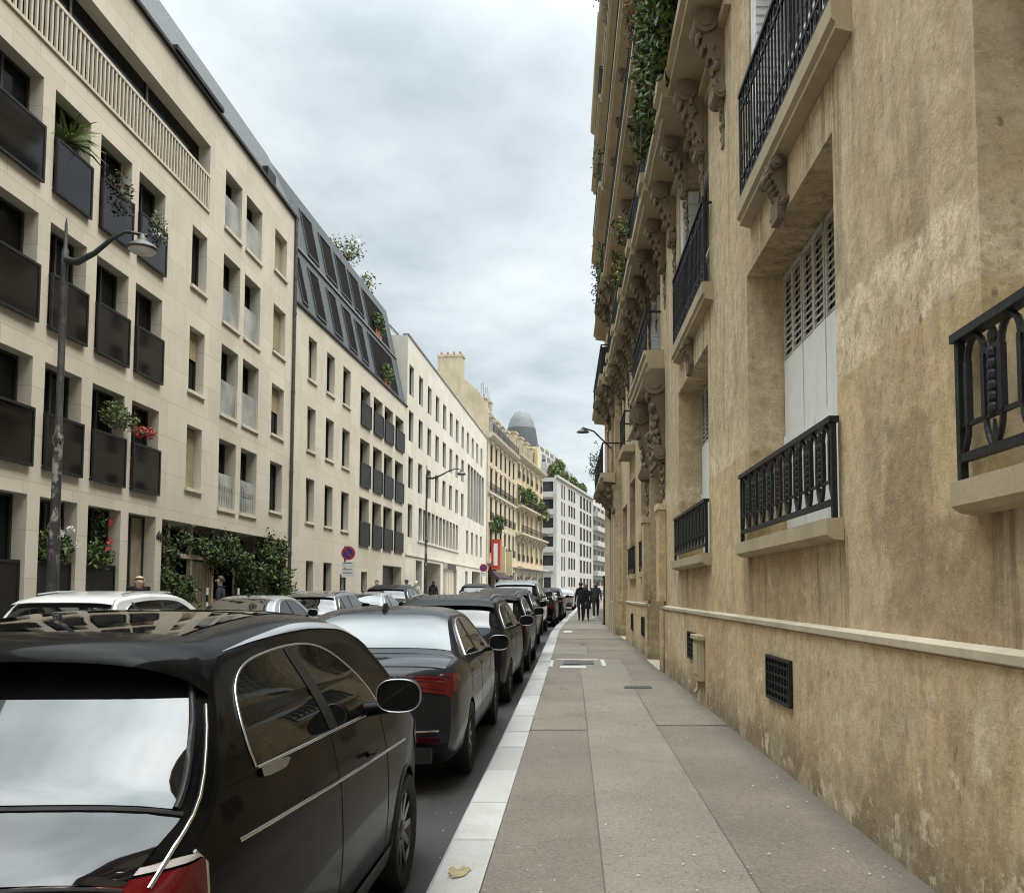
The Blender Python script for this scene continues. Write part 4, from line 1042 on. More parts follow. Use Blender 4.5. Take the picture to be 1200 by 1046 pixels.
for p in ((17.1, .05, 2.95), (17.3, .1, 2.8), (17.6, .12, 2.9), (17.9, .1, 2.6)): m.leaves(ball_gen(F1, p[0], p[1], p[2], .10, .08, .08), 34, .032, 1)
T.part('blossom', m, M['petal_white'])
T = potted('climbing red rose in the ground floor planter between two stone piers', 19.05, -.25, 1.7, .5, [(ball_gen(F1, 19.0, -.1, 2.4, .6, .25, .35), 520), (ball_gen(F1, 19.2, -.2, 3.1, .25, .15, .4), 160)], LM, .06, .45)
m = MB()
for p in ((19.2, .02, 2.55), (19.35, 0, 2.75), (19.45, -.05, 3.2)): m.leaves(ball_gen(F1, p[0], p[1], p[2], .12, .08, .10), 26, .034, 1)
T.part('blossom', m, M['petal_red'])
potted('small red flowering pot behind a frosted guard on the first floor', 27.5, -.2, 4.13, .5, [(ball_gen(F1, 27.5, -.15, 4.9, .3, .1, .3), 120)], [M['petal_red'], M['leaf_mid'], M['leaf_dark']], .05)
# ivy curtain over the entrance
def ivy_wall(label, boxes, loc, stems):
    T = Thing('climbing_ivy', label, 'ivy', loc); m = MB()
    for (a, b, n0, n1, c, d, q) in boxes: m.leaves(ivy_gen(F1, a, b, n0, n1, c, d, .75), q, .085, 3)
    T.part('foliage', m, [M['leaf_dark'], M['leaf_dark'], M['leaf_mid']])
    m = MB()
    for s, z in stems: m.tube([F1.P(s, -.25, .15), F1.P(s+.15, -.2, z*.5), F1.P(s-.1, -.1, z)], [.05, .035, .02], 6)
    T.part('stem', m, M['bark']); return T
ivy_wall('dark ivy curtain draped over the recessed entrance of the limestone block', [(21.9, 23.7, -.3, .12, .7, 3.0, 2600), (23.8, 26.4, -.25, .15, 2.65, 3.1, 1200), (26.2, 28.6, -.25, .25, .5, 3.15, 2600), (28.4, 31.0, -.2, .40, 2.0, 3.3, 2400), (29.8, 31.1, -.2, .40, 1.2, 2.4, 1100)], F1.P(27, 0, .14), [(22.3, 2.8), (27, 3), (31, 3)])
# white-banded stakes by the door
for s, lb in ((24.1, 'striped white and black stake by the ivy entrance, left of the door'), (26.35, 'striped white and black stake by the ivy entrance, right of the door')):
    m = MB()
    for k in range(8): m.cur = k % 2; m.lathe([(.035, .13+k*.2), (.035, .13+(k+1)*.2)], F1.P(s, .2, 0)[:2]+(0,), 'z', 8)
    tag(m.build('bollard', [M['black_metal'], M['sign_white']], None, F1.P(s, .2, .13)), lb, 'bollard')

# ------------------------------------------------------------------ left side, middle block
F2 = Frame((-10.5, F1E+.01), (.036, 1)); F2E = F2.S(476, 0, 560)
T2 = Thing('mansard_apartment_block', 'limestone block with a two storey slate mansard in the middle of the left side', 'building', F2.P(9, 0, 0))
ops = []; nar = [(F2.S(a, 0, 560), F2.S(b, 0, 590)) for a, b in ((358.7, 368), (380.8, 389.6), (400.3, 408.5))]
for a, b in nar:
    for c, d in ((4.38, 6.1), (7.22, 8.95), (10.05, 11.75)): ops.append((a, b, c, d, .3))
pan = [(F2.S(a, 0, 610), F2.S(b, 0, 610)) for a, b in ((420.6, 432), (436, 446.5), (449, 459), (462, 471.5))]
for a, b in pan:
    for c, d in ((3.95, 6.18), (6.8, 9.0), (9.75, 11.55)): ops.append((a, b, c, d, .42))
gd = [(F2.S(358), F2.S(366.5), .14, 2.85, .3), (F2.S(378.5), F2.S(388), .14, 2.85, .3), (F2.S(398), F2.S(405), .14, 2.4, .3), (F2.S(423), F2.S(430), .14, 2.6, .3)]
gar = (F2.S(448), F2.S(470), .14, 3.05, .5); ops += gd+[gar]
m = MB(); facade(m, F2, .003, F2E, 0, 12.55, ops); shell(m, F2, .003, F2E, 0, 12.55, 10); T2.part('wall', m, M['lime2'])
m = MB(); m.fbox(F2, .003, F2E, -.02, .07, 12.555, 12.64); T2.part('gutter', m, M['black_metal'])
for i, (a, b) in enumerate(nar):
    for j, (c, d) in enumerate(((4.38, 6.1), (7.22, 8.95), (10.05, 11.75))): window(T2, F2, (a, b, c, d), -.29, M['dark_frame'], M['curtain'] if i == 0 else M['pane_dark'], 1)
m = MB()
for a, b in nar:
    for c in (4.38, 7.22, 10.05): m.cut(); m.fbox(F2, a-.06, b+.06, .003, .07, c-.09, c)
T2.part('window_sill', m, M['lime2'])
for a, b in pan:
    for c, d in ((3.95, 6.18), (6.8, 9.0), (9.75, 11.55)):
        window(T2, F2, (a, b, c, d), -.41, M['dark_frame'], M['pane_dark'], 1)
        panel(T2, F2, a-.01, b+.01, c-.08, c+1.06, .04, M['black_metal'], M['smoke_dull'])
for o in gd: window(T2, F2, o, -.29, M['dark_frame'], M['curtain'] if o is gd[0] else M['pane_dark'], 1)
m = MB(); m.fbox(F2, gar[0], gar[1], -.56, -.50, .14, 3.05)
for k in range(9): m.fbox(F2, gar[0], gar[1], -.50, -.485, .2+k*.31, .46+k*.31)
T2.part('garage_door', m, M['brown_door'])
# mansard: sloped slate with windows cut as dark dormers, two rows
MZ0, MZ1, MN = 12.6, 18.35, -1.3
def slope_n(z): return -.05+(MN+.05)*(z-MZ0)/(MZ1-MZ0)
m = MB(); m.prism(F2, [(-.05, MZ0), (MN, MZ1), (MN-.2, MZ1+.05), (-9.8, MZ1+.05), (-9.8, MZ0)], .003, F2E-.1); T2.part('mansard_roof', m, M['slate'])
def dormer(pa, pb, z0, z1, big=False):
    zm = (z0+z1)/2; py = 694-(zm-1.6)*1000/38; a, b = F2.S(pa, slope_n(zm), py), F2.S(pb, slope_n(zm), py)
    m = MB(); n0, n1 = slope_n(z0), slope_n(z1); t = .04
    for s0, s1 in ((a-t, a), (b, b+t)): m.prism(F2, [(n0+.005, z0), (n0+.06, z0), (n1+.06, z1), (n1+.005, z1)], s0, s1)
    for zz in (z0, z1-.06): m.prism(F2, [(slope_n(zz)+.01, zz), (slope_n(zz)+.06, zz), (slope_n(zz)+.045, zz+.06), (slope_n(zz)-.0, zz+.06)], a, b)
    w = T2.part('roof_window', m, M['slate'])
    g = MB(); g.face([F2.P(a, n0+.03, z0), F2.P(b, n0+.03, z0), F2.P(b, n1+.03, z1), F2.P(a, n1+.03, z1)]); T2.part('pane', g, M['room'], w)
for pa, pb in ((347.8, 354), (365, 376), (387, 396.5), (405, 414), (420, 428)): dormer(pa, pb, 12.95, 15.0)
for pa, pb in ((355, 368), (377.5, 390.5), (396, 408), (412, 423)): dormer(pa, pb, 15.75, 17.75)
dormer(436, 463, 12.75, 15.1, True); dormer(429, 453, 15.5, 17.7, True)
m = MB(); m.prism(F2, [(slope_n(15.4)+.002, 15.4), (slope_n(15.4)+.08, 15.4), (slope_n(15.46)+.08, 15.46), (slope_n(15.46)-.0, 15.46)], .01, F2E-.2); T2.part('roof_band', m, M['zinc'])
for (px, z, lb, k) in ((450, 13.4, 'leafy terrace planting in the lower mansard opening of the middle block', 0), (440, 16.3, 'shadowed shrub in the upper mansard opening of the middle block', 1)):
    s = F2.S(px, slope_n(z), 440 if not k else 380); potted(lb, s, slope_n(z)+.1, z-.75, .4, [(ball_gen(F2, s, slope_n(z)+.2, z, 1.1, .25, .6), 520)], [M['leaf_dark'], M['leaf_mid'], M['leaf_lite']] if not k else LM, .09, .6, F2)
def tree(name, label, F, s, n, z, h, rs, rz, count, size, mats, lean=0):
    T = Thing(name, label, 'tree', F.P(s, n, z)); m = MB(); top = z+h
    m.tube([F.P(s, n, z), F.P(s+.05, n, z+h*.5), F.P(s+lean*.5, n, z+h*.8)], [.09, .07, .04], 7)
    cl = []
    for k in range(9):
        a = random.uniform(0, 6.28); q = (s+lean*.5+math.cos(a)*rs*random.uniform(.3, .8), n+math.sin(a)*rs*random.uniform(.3, .7), z+h*.55+random.uniform(0, 1)*rz)
        m.tube([F.P(s+.05, n, z+h*random.uniform(.35, .6)), F.P((q[0]+s)/2, (q[1]+n)/2, q[2]-.25), F.P(*q)], [.04, .03, .015], 5); cl.append(q)
    T.part('trunk', m, M['bark']); m = MB()
    def g():
        q = random.choice(cl); r = rs*.42
        return F.P(q[0]+random.gauss(0, r*.6), q[1]+random.gauss(0, r*.6), q[2]+random.gauss(0, r*.5))
    m.leaves(g, count, size, len(mats)); T.part('crown', m, mats); return T
s = F2.S(418, -2.2)
tree('roof_tree', 'loose light green tree growing on the roof terrace of the middle block', F2, F2.S(404, -2.0, 290), -2.0, 18.3, 1.55, 1.0, .8, 750, .10, [M['leaf_lite'], M['leaf_mid'], M['leaf_lite'], M['petal_white']], -.3)
tree('roof_tree', 'low green shrub tree spreading right of the taller roof tree', F2, F2.S(425, -2.0, 318), -2.0, 18.3, 1.0, .9, .5, 420, .11, [M['leaf_lite'], M['leaf_mid'], M['leaf_yel']])

# ------------------------------------------------------------------ left side, whitish block of narrow windows
F3 = Frame(F2.P(F2E+.01, 0, 0)[:2], (.036, 1)); F3E = F3.S(570, 0, 580); H3 = 16.95
T3 = Thing('narrow_window_block', 'plain whitish stone block with rows of narrow windows on the left', 'building', F3.P(15, 0, 0))
colp = (482.5, 493, 503, 512.3, 520.8, 528.7, 536, 542.8, 549, 554.7, 559.7, 564.3)
c0, c1 = F3.S(482.5, 0, 440), F3.S(564.3, 0, 525); cols = [c0+(c1-c0)*k/11 for k in range(12)]; w = .62
ops = []
for k, s in enumerate(cols):
    up = lambda z: z+s*.012
    ops.append((s-w, s+w, 13.5, 15.35, .24))
    if k < 8: ops += [(s-w, s+w, 10.7, 12.55, .24), (s-w, s+w, 7.85, 9.75, .24)]
    if k in (0, 8, 9, 10, 11): ops.append((s-w, s+w, 4.9, 6.9, .24))
tb0, tb1 = F3.S(546.8), F3.S(566.5)
for k in range(6): a = tb0+(tb1-tb0)*k/6; ops.append((a+.12, a+(tb1-tb0)/6-.12, 8.0, 12.7, .24))
b0, b1 = F3.S(489), F3.S(536.5)
for k in range(11): a = b0+(b1-b0)*k/11; ops.append((a+.16, a+(b1-b0)/11-.16, 4.9, 6.95, .24))
g3 = [(F3.S(487), F3.S(494), .14, 3.6, .6), (F3.S(496.5), F3.S(516), .14, 3.6, 1.4), (F3.S(531), F3.S(535), .14, 3.4, .4), (F3.S(545), F3.S(548), .14, 3.4, .4), (F3.S(553), F3.S(563), .14, 3.5, .8)]
ops += g3
m = MB(); facade(m, F3, .003, F3E, 0, H3, ops); shell(m, F3, .003, F3E, 0, H3, 12)
T3.part('wall', m, M['white_stone'])
m = MB(); m.fbox(F3, .003, F3E, -.3, .06, H3+.003, H3+.10); T3.part('coping', m, M['zinc'])
m = MB(); m.fbox(F3, b0-.1, b1+.1, .003, .08, 4.76, 4.88); m.cut(); m.fbox(F3, .01, F3E, .003, .06, 3.8, 3.92); T3.part('string_course', m, M['white_stone'])
for o in ops[:-5]: window(T3, F3, o, -.225, M['galv'], M['pane_grey'], 0, 0, .06)
for o in g3: window(T3, F3, o, -o[4]+.02, M['dark_frame'], M['pane_grey'] if o is g3[1] else M['pane_dark'], 1)
m = MB(); a, b = F3.S(519.5), F3.S(529); m.fbox(F3, a, b, .003, .16, .14, 3.3); m.fbox(F3, a-.1, b+.1, .003, .3, 3.3, 3.75)
for k in range(3): m.fbox(F3, a+.15+k*(b-a-.3)/3, a+.15+(k+.7)*(b-a-.3)/3, .16, .19, .3, 3.1)
T3.part('service_door', m, M['rail_pale'])
m = MB(); m.fbox(F3, a-.05, b+.05, .31, .34, 3.32, 3.73); T3.part('door_sign', m, M['brown_door'])
# glazed roof screen and vent at its near end
m = MB(); m.prism(F3, [(-.6, H3+.1), (-.65, H3+.1), (-2.4, 18.9), (-2.35, 18.9)], .1, 4.2)
for k in range(5): m.prism(F3, [(-.58, H3+.1), (-.66, H3+.1), (-2.42, 18.92), (-2.34, 18.92)], .1+k*1.0, .16+k*1.0)
T3.part('roof_glazing', m, M['frost'])
m = MB(); p = F3.P(5.6, -1, 0)[:2]+(0,); m.lathe([(.25, H3), (.25, H3+.5), (.5, H3+.55), (.4, H3+.75), (.05, H3+.85)], p, 'z', 12); T3.part('roof_vent', m, M['zinc'], smooth=40)
# ------------------------------------------------------------------ far buildings round the bend
def hauss(T, F, s0, s1, z0, zc, cols, rows, wm, w=.55, arch=False):
    ops = []
    step = (s1-s0)/cols
    for k in range(cols):
        s = s0+(k+.5)*step
        for c, d in rows: ops.append((s-w, s+w, c, d, .14))
    return ops
F4 = Frame(F3.P(F3E+.02, .12, 0)[:2], (.105, 1)); F4E = F4.S(604, 0, 560)
T4 = Thing('cream_corner_house', 'cream stone house with tall party wall, iron balconies and a red shop sign', 'building', F4.P(8, 0, .5))
r4 = [(5.6, 8.0), (8.9, 11.2), (12.0, 14.1), (14.8, 16.6)]
ops4 = hauss(T4, F4, .5, F4E, 0, 17.4, 6, r4, None)
shop4 = [(F4E*k/4+.4, F4E*(k+1)/4-.3, .9, 3.9, .5) for k in range(4)]
m = MB(); facade(m, F4, .003, F4E, 0, 17.4, ops4+shop4); shell(m, F4, .003, F4E, 0, 17.4, 12); T4.part('wall', m, M['cream'])
for o in ops4: window(T4, F4, o, -.13, M['dark_frame'], M['pane_dark'], 1, 1, .06, False)
for o in shop4: window(T4, F4, o, -.45, M['dark_frame'], M['pane_dark'], 2, 0, .08)
m = MB()
for z in (4.5, 11.5): m.cut(); m.fbox(F4, .01, F4E, .003, .25, z, z+.22)
m.cut(); m.prism(F4, [(.003, 17.0), (.3, 17.15), (.55, 17.35), (.6, 17.6), (.003, 17.65)], .01, F4E)
for o in ops4:
    if o[2] < 15: m.cut(); m.fbox(F4, o[0]-.15, o[1]+.15, .003, .14, o[3]+.1, o[3]+.32)
T4.part('cornice', m, M['cream_trim'])
for z in (11.72, 17.65):
    m = MB(); rail(m, .2, F4E-.1, .45 if z > 15 else .2, z, z+.9, F4, .22, False); T4.part('balcony_rail', m, M['iron'])
m = MB()
for o in ops4:
    if o[2] < 11: m.cut(); rail(m, o[0]-.1, o[1]+.1, .16, o[2], o[2]+.8, F4, .16, False)
T4.part('window_guard', m, M['iron'])
m = MB(); m.prism(F4, [(-.5, 17.6), (-1.7, 21.2), (-6, 23.4), (-11.9, 23.2), (-11.9, 17.6)], .35, F4E); T4.part('mansard_roof', m, M['slate'])
for k in range(5):
    s = 1.9+k*(F4E-1.9)/5; m = MB(); m.fbox(F4, s, s+1.3, -1.6, -.45, 17.75, 20.1); m.fbox(F4, s-.12, s+1.42, -1.7, -.36, 20.1, 20.3); T4.part('dormer', m, M['cream_trim'])
    m = MB(); m.fbox(F4, s+.2, s+1.1, -.445, -.43, 18.0, 19.8); T4.part('dormer_window', m, M['pane_grey'])
def hit_s(px, py, y): pass
# party wall seen over the lower neighbour, with its chimney stack
m = MB(); m.plate(Frame(F4.P(.3, 0, 0)[:2], (-1, .08)), [(.0, 16), (0, 20.0), (.25, 20.6), (.9, 21.6), (2.2, 22.9), (4.2, 23.9), (6.8, 24.2), (10.5, 24.4), (11.9, 16)], -.35, 0.0); T4.part('party_wall', m, M['party'])
m = MB(); m.fbox(F4, -.05, 1.0, -5.2, -2.7, 23.2, 25.4); m.fbox(F4, -.12, 1.07, -5.3, -2.6, 25.4, 25.6); ch = T4.part('chimney', m, M['party'])
m = MB()
for k in range(4): m.cut(); m.lathe([(.13, 25.6), (.11, 26.0)], F4.P(.45, -3.0-k*.65, 0)[:2]+(0,), 'z', 8)
T4.part('chimney_pot', m, M['terracotta'], ch)
m = MB()
for s, n, h in ((4.5, -1.9, 22.6), (8.6, -2.0, 23.0), (12.2, -2.2, 23.4)):
    m.cut(); m.fbox(F4, s, s+.9, n-1.5, n, 20.5, h); m.fbox(F4, s-.06, s+.96, n-1.56, n+.06, h, h+.15)
    for k in range(3): m.lathe([(.11, h+.15), (.09, h+.65)], F4.P(s+.45, n-.3-k*.45, 0)[:2]+(0,), 'z', 8)
T4.part('chimney', m, M['party'])
m = MB()
for k in range(5): m.cut(); m.lathe([(.03, 23), (.03, 25.3+.3*(k % 2))], F4.P(10.5+k*1.1, -3.0, 0)[:2]+(0,), 'z', 5)
T4.part('aerial', m, M['galv'])
m = MB(); a = F4.S(582, .2, 680); m.prism(F4, [(.003, 4.0), (.003, 3.3), (.9, 2.9), (1.0, 3.1)], .8, 8.5); T4.part('awning', m, M['awning'])
m = MB(); m.fbox(F4, 1.2, 8.0, .003, .3, 3.98, 4.25); T4.part('shop_fascia', m, M['brown_door'])
tag_b = []
def hanging(name, lb, cat, s, z0, z1, n0, n1, matl, inner=None):
    T = Thing(name, lb, cat, F4.P(s, 0, z0)); m = MB(); m.fbox(F4, s-.16, s+.16, n0, n1, z0, z1)
    m2 = MB(); m2.fbox(F4, s-.03, s+.03, 0, n1, z1-.05, z1+.02); m2.fbox(F4, s-.03, s+.03, 0, n1, z0+.1, z0+.16)
    T.part('panel', m, matl); T.part('bracket', m2, M['iron'])
    if inner: m3 = MB(); m3.fbox(F4, s-.19, s-.165, n0+.25, n1-.25, z0+.4, z1-.4); T.part('light_strip', m3, inner)
hanging('shop_sign', 'tall red shop sign projecting from the cream house', 'shop sign', .9, 3.9, 6.9, .25, 1.15, M['shop_red'], M['sign_white'])
hanging('banner', 'left pale yellow banner hanging beside the red shop sign', 'banner', 3.4, 3.6, 6.3, .2, 1.2, M['banner'])
hanging('banner', 'right pale yellow banner hanging past the awning', 'banner', 7.2, 3.4, 6.0, .2, 1.25, M['banner'])

M['lead'] = mat('lead dome cap', (.15,.165,.175), .6, 0, var=.25, scale=3, spec=.25)
F5 = Frame(F4.P(F4E+.02, .0, 0)[:2], (.135, 1)); F5E = F5.S(636, 0, 600)
T5 = Thing('golden_balcony_house', 'golden stone house with planted balconies and a slate dome', 'building', F5.P(10, 0, .8))
r5 = [(5.4, 7.6), (9.0, 11.3), (12.4, 14.4), (15.4, 17.0)]
ops5 = hauss(T5, F5, .3, F5E*.60, 0, 18, 4, r5, None)+hauss(T5, F5, F5E*.64, F5E-.2, 0, 18, 2, r5, None, .5)
sh5 = [(F5E*k/4+.5, F5E*(k+1)/4-.4, 1.0, 3.6, .4) for k in range(4)]
m = MB(); facade(m, F5, .003, F5E, 0, 18, ops5+sh5); shell(m, F5, .003, F5E, 0, 18, 12); T5.part('wall', m, M['gold'])
for o in ops5: window(T5, F5, o, -.13, M['dark_frame'], M['pane_dark'], 1, 1, .06, False)
m = MB()
for o in ops5:
    m.cut(); m.fbox(F5, o[0]-.16, o[0]-.02, .003, .10, o[2]-.1, o[3]+.14); m.fbox(F5, o[1]+.02, o[1]+.16, .003, .10, o[2]-.1, o[3]+.14); m.fbox(F5, o[0]-.2, o[1]+.2, .003, .16, o[3]+.14, o[3]+.36)
T5.part('window_surround', m, M['cream_trim'])
m = MB()
for o in ops5:
    if o[2] in (5.4, 15.4): m.cut(); rail(m, o[0]-.1, o[1]+.1, .16, o[2], o[2]+.8, F5, .16, False)
T5.part('window_guard', m, M['iron'])
for o in sh5: window(T5, F5, o, -.35, M['plaster_white'], M['pane_grey'], 1, 0, .12)
m = MB()
for k in range(5): m.cut(); s = F5E*k/4; m.fbox(F5, max(.02, s-.45), min(F5E, s+.45), .003, .16, .4, 4.1)
T5.part('shop_pier', m, M['white_wall'])
m = MB(); m.fbox(F5, .02, F5E, .003, .20, 4.1, 4.28); T5.part('shop_fascia', m, M['white_wall'])
m = MB()
m.prism(F5, [(.003, 17.6), (.3, 17.75), (.6, 17.95), (.65, 18.2), (.003, 18.3)], .01, F5E)
for z in (4.3, 8.3, 11.6): m.cut(); m.prism(F5, [(.003, z), (.6, z+.1), (.85, z+.2), (.85, z+.4), (.003, z+.42)], .02, F5E)
for k in range(9): m.cut(); s = .5+k*(F5E-1)/8; console(m, s, s+.4, 8.32, .9, .65, .003, F5)
T5.part('cornice', m, M['cream_trim'])
for z in (8.72, 12.02):
    m = MB(); rail(m, .1, F5E*.62, .75, z, z+.9, F5, .22, False); rail(m, F5E*.64, F5E, .75, z, z+.9, F5, .22, False); T5.part('balcony_rail', m, M['iron'])
m = MB(); m.prism(F5, [(-.4, 18.2), (-1.4, 21.0), (-5, 22.5), (-11.9, 22.5), (-11.9, 18.2)], .01, F5E*.9); T5.part('mansard_roof', m, M['zinc'])
for k in range(4):
    s = 1.2+k*3.8; m = MB(); m.fbox(F5, s, s+1.5, -1.5, -.3, 18.3, 20.8); m.fbox(F5, s-.12, s+1.62, -1.6, -.2, 20.8, 21.0); T5.part('dormer', m, M['gold'])
    m = MB(); m.fbox(F5, s+.25, s+1.25, -.295, -.28, 18.5, 20.4); T5.part('dormer_window', m, M['pane_grey'])
m = MB(); m.fbox(F5, F5E*.72, F5E*.72+2.6, -1.0, .2, 18.3, 21.3); T5.part('attic_pavilion', m, M['banner'])
dp = F5.P(F5.S(611, -4.2, 520), -4.2, 0)[:2]
m = MB(); m.cur = 0
m.lathe([(2.55, 18), (2.6, 20.5), (2.55, 22.5), (2.4, 24.2), (2.1, 25.9)], (dp[0], dp[1], 0), 'z', 20, False)
m.cur = 1; m.lathe([(2.1, 25.9), (1.7, 27.2), (1.1, 28.2), (.4, 28.7), (.02, 28.8)], (dp[0], dp[1], 0), 'z', 20, False)
T5.part('dome', m, [M['slate'], M['lead']], smooth=60)
greenery('balcony_hedge', 'bushy green hedge filling the third floor balcony of the golden house', 'hedge', [(ivy_gen(F5, .3, F5E*.62, .35, .85, 12.0, 14.2, .9), 2600)], [M['leaf_mid'], M['leaf_dark'], M['leaf_lite']], F5.P(5, .4, 12.0), .17, [[F5.P(4, .5, 12), F5.P(4.2, .6, 13.5)]])
greenery('balcony_hedge', 'narrow green hedge on the corner balcony at the end of the golden house', 'hedge', [(ivy_gen(F5, F5E*.66, F5E, .35, .9, 11.5, 13.8, .9), 1200)], [M['leaf_mid'], M['leaf_dark'], M['leaf_lite']], F5.P(16, .4, 12.0), .17, [[F5.P(16, .5, 12), F5.P(16.2, .6, 13.2)]])
greenery('balcony_hedge', 'dark planting on the second floor of the cream house above the red sign', 'hedge', [(ivy_gen(F4, .8, 6.5, .1, .5, 8.0, 9.3, .8), 1100)], [M['leaf_dark'], M['leaf_mid']], F4.P(3.6, .2, 7.9), .15, [[F4.P(3, .2, 7.9), F4.P(3.1, .3, 8.8)]])

# white corner block across the side street
WX, WY = -2.76, 145.0
F6 = Frame((WX, WY), (.20, 1)); F6E = 62
T6 = Thing('white_corner_block', 'white slab apartment block with planted terraces on the far corner', 'building', (WX, WY, 1.2))
Z6 = 21.2; ops6 = []
fl = [2.2, 5.4, 8.6, 11.8, 15.0, 18.0]
bands = [(4.3, 1, .6), (5.9, 1, .6)]
for z in fl:
    h = 2.5 if z > 3 else 2.2
    for s in (4.6, 6.6): ops6.append((s-.55, s+.55, z, z+h, .16))
    for s in (11, 13.4, 15.8): ops6.append((s-.8, s+.8, z+.4, z+h, .16))
    for s in (22.5, 26, 29.5, 33): ops6.append((s-1.1, s+1.1, z, z+h, .16))
m = MB(); facade(m, F6, 0, 36, 0, Z6, ops6); shell(m, F6, 0, 36, 0, Z6, 14); T6.part('wall', m, M['white_wall'])
for o in ops6: window(T6, F6, o, -.15, M['galv'], M['pane_dark'], 1, 0, .07, False)
F6b = Frame((WX, WY), (-1, .15), right=True); 
if F6b.n[1] > 0: F6b = Frame((WX, WY), (-1, .15))
ops6b = [(.5, 7.5, z+.2, z+2.5, .28) for z in fl[1:]]+[(.9, 7.5, 1.3, 4.2, .28)]
m = MB(); facade(m, F6b, 0, 14, 0, Z6, ops6b, n=.3); T6.part('end_wall', m, M['white_wall'])
for z in fl[1:]:
    m = MB(); m.fbox(F6b, .45, 7.6, .303, .75, z-.2, z+.75); T6.part('balcony', m, M['white_wall'])
m = MB(); m.fbox(F6b, .45, 7.6, .01, .05, 1.2, 20.7); T6.part('end_glazing', m, M['pane_grey'])
m = MB(); m.fbox(F6, -.3, 36, -.3, .35, Z6+.003, Z6+.4); T6.part('parapet', m, M['white_wall'])
m = MB()
for k in range(3): m.fbox(F6, 1+k*3, 36, -11, -2.0-k*2.0, Z6+.4+k*2.6, Z6+.4+(k+1)*2.6)
T6.part('set_back_storeys', m, M['white_wall'])
m = MB()
for k in range(3):
    for j in range(7): m.cut(); m.fbox(F6, 3+k*3+j*4.2, 5.8+k*3+j*4.2, -1.99-k*2.0, -1.96-k*2.0, Z6+.7+k*2.6, Z6+2.6+k*2.6)
T6.part('terrace_window', m, M['pane_grey'])
for s, z, lb in ((2.5, Z6+.4, 'round green bush at the corner of the white block terrace'), (11, Z6+.4, 'loose terrace bush further along the white block'), (20, Z6+.4, 'middle terrace greenery on the white block'), (14, Z6+3.0, 'upper terrace greenery on the white block'), (29, Z6+.4, 'far terrace greenery on the white block')):
    greenery('terrace_bush', lb, 'bush', [(ball_gen(F6, s, -1.0-.5*(z > Z6+1)*3, z+1.0, 3.2, .8, 1.3), 620)], [M['leaf_mid'], M['leaf_dark'], M['leaf_lite']], F6.P(s, -1, z), .3, [[F6.P(s, -1, z), F6.P(s, -1, z+1)]], 'bushes on the white block terraces')
T7 = Thing('balcony_block', 'grey and white block with long continuous balconies far down the street', 'building', F6.P(48, 0, 1.5))
ops7 = [(36.5+j*5, 40.8+j*5, z, z+2.2, 1.2) for z in fl for j in range(5)]
m = MB(); facade(m, F6, 36.05, F6E, 0, 22, ops7); shell(m, F6, 36.05, F6E, 0, 22, 14); T7.part('wall', m, M['white_wall'])
for z in fl:
    m = MB(); m.fbox(F6, 36.2, F6E, .003, 1.0, z-.25, z+.8); T7.part('balcony', m, M['concrete'])
m = MB(); m.fbox(F6, 36.2, F6E, -1.22, -1.2, .5, 21.5); T7.part('glazing', m, M['pane_dark'])
# what closes the street in the far distance
T8 = Thing('distant_block', 'pale apartment block closing the far end of the street', 'building', (50, 300, 2))
FD = Frame((20, 290), (1, .1), right=True)
if FD.n[1] > 0: FD = Frame((20, 290), (1, .1))
od = [(2+4*k, 4+4*k, z, z+2.2, .4) for k in range(12) for z in (4, 7.5, 11, 14.5, 18)]
m = MB(); facade(m, FD, 0, 52, 0, 24, od); shell(m, FD, 0, 52, 0, 24, 12); T8.part('wall', m, M['cream'])
m = MB(); m.fbox(FD, .5, 51, -.45, -.41, 3, 21); T8.part('pane', m, M['pane_grey'])
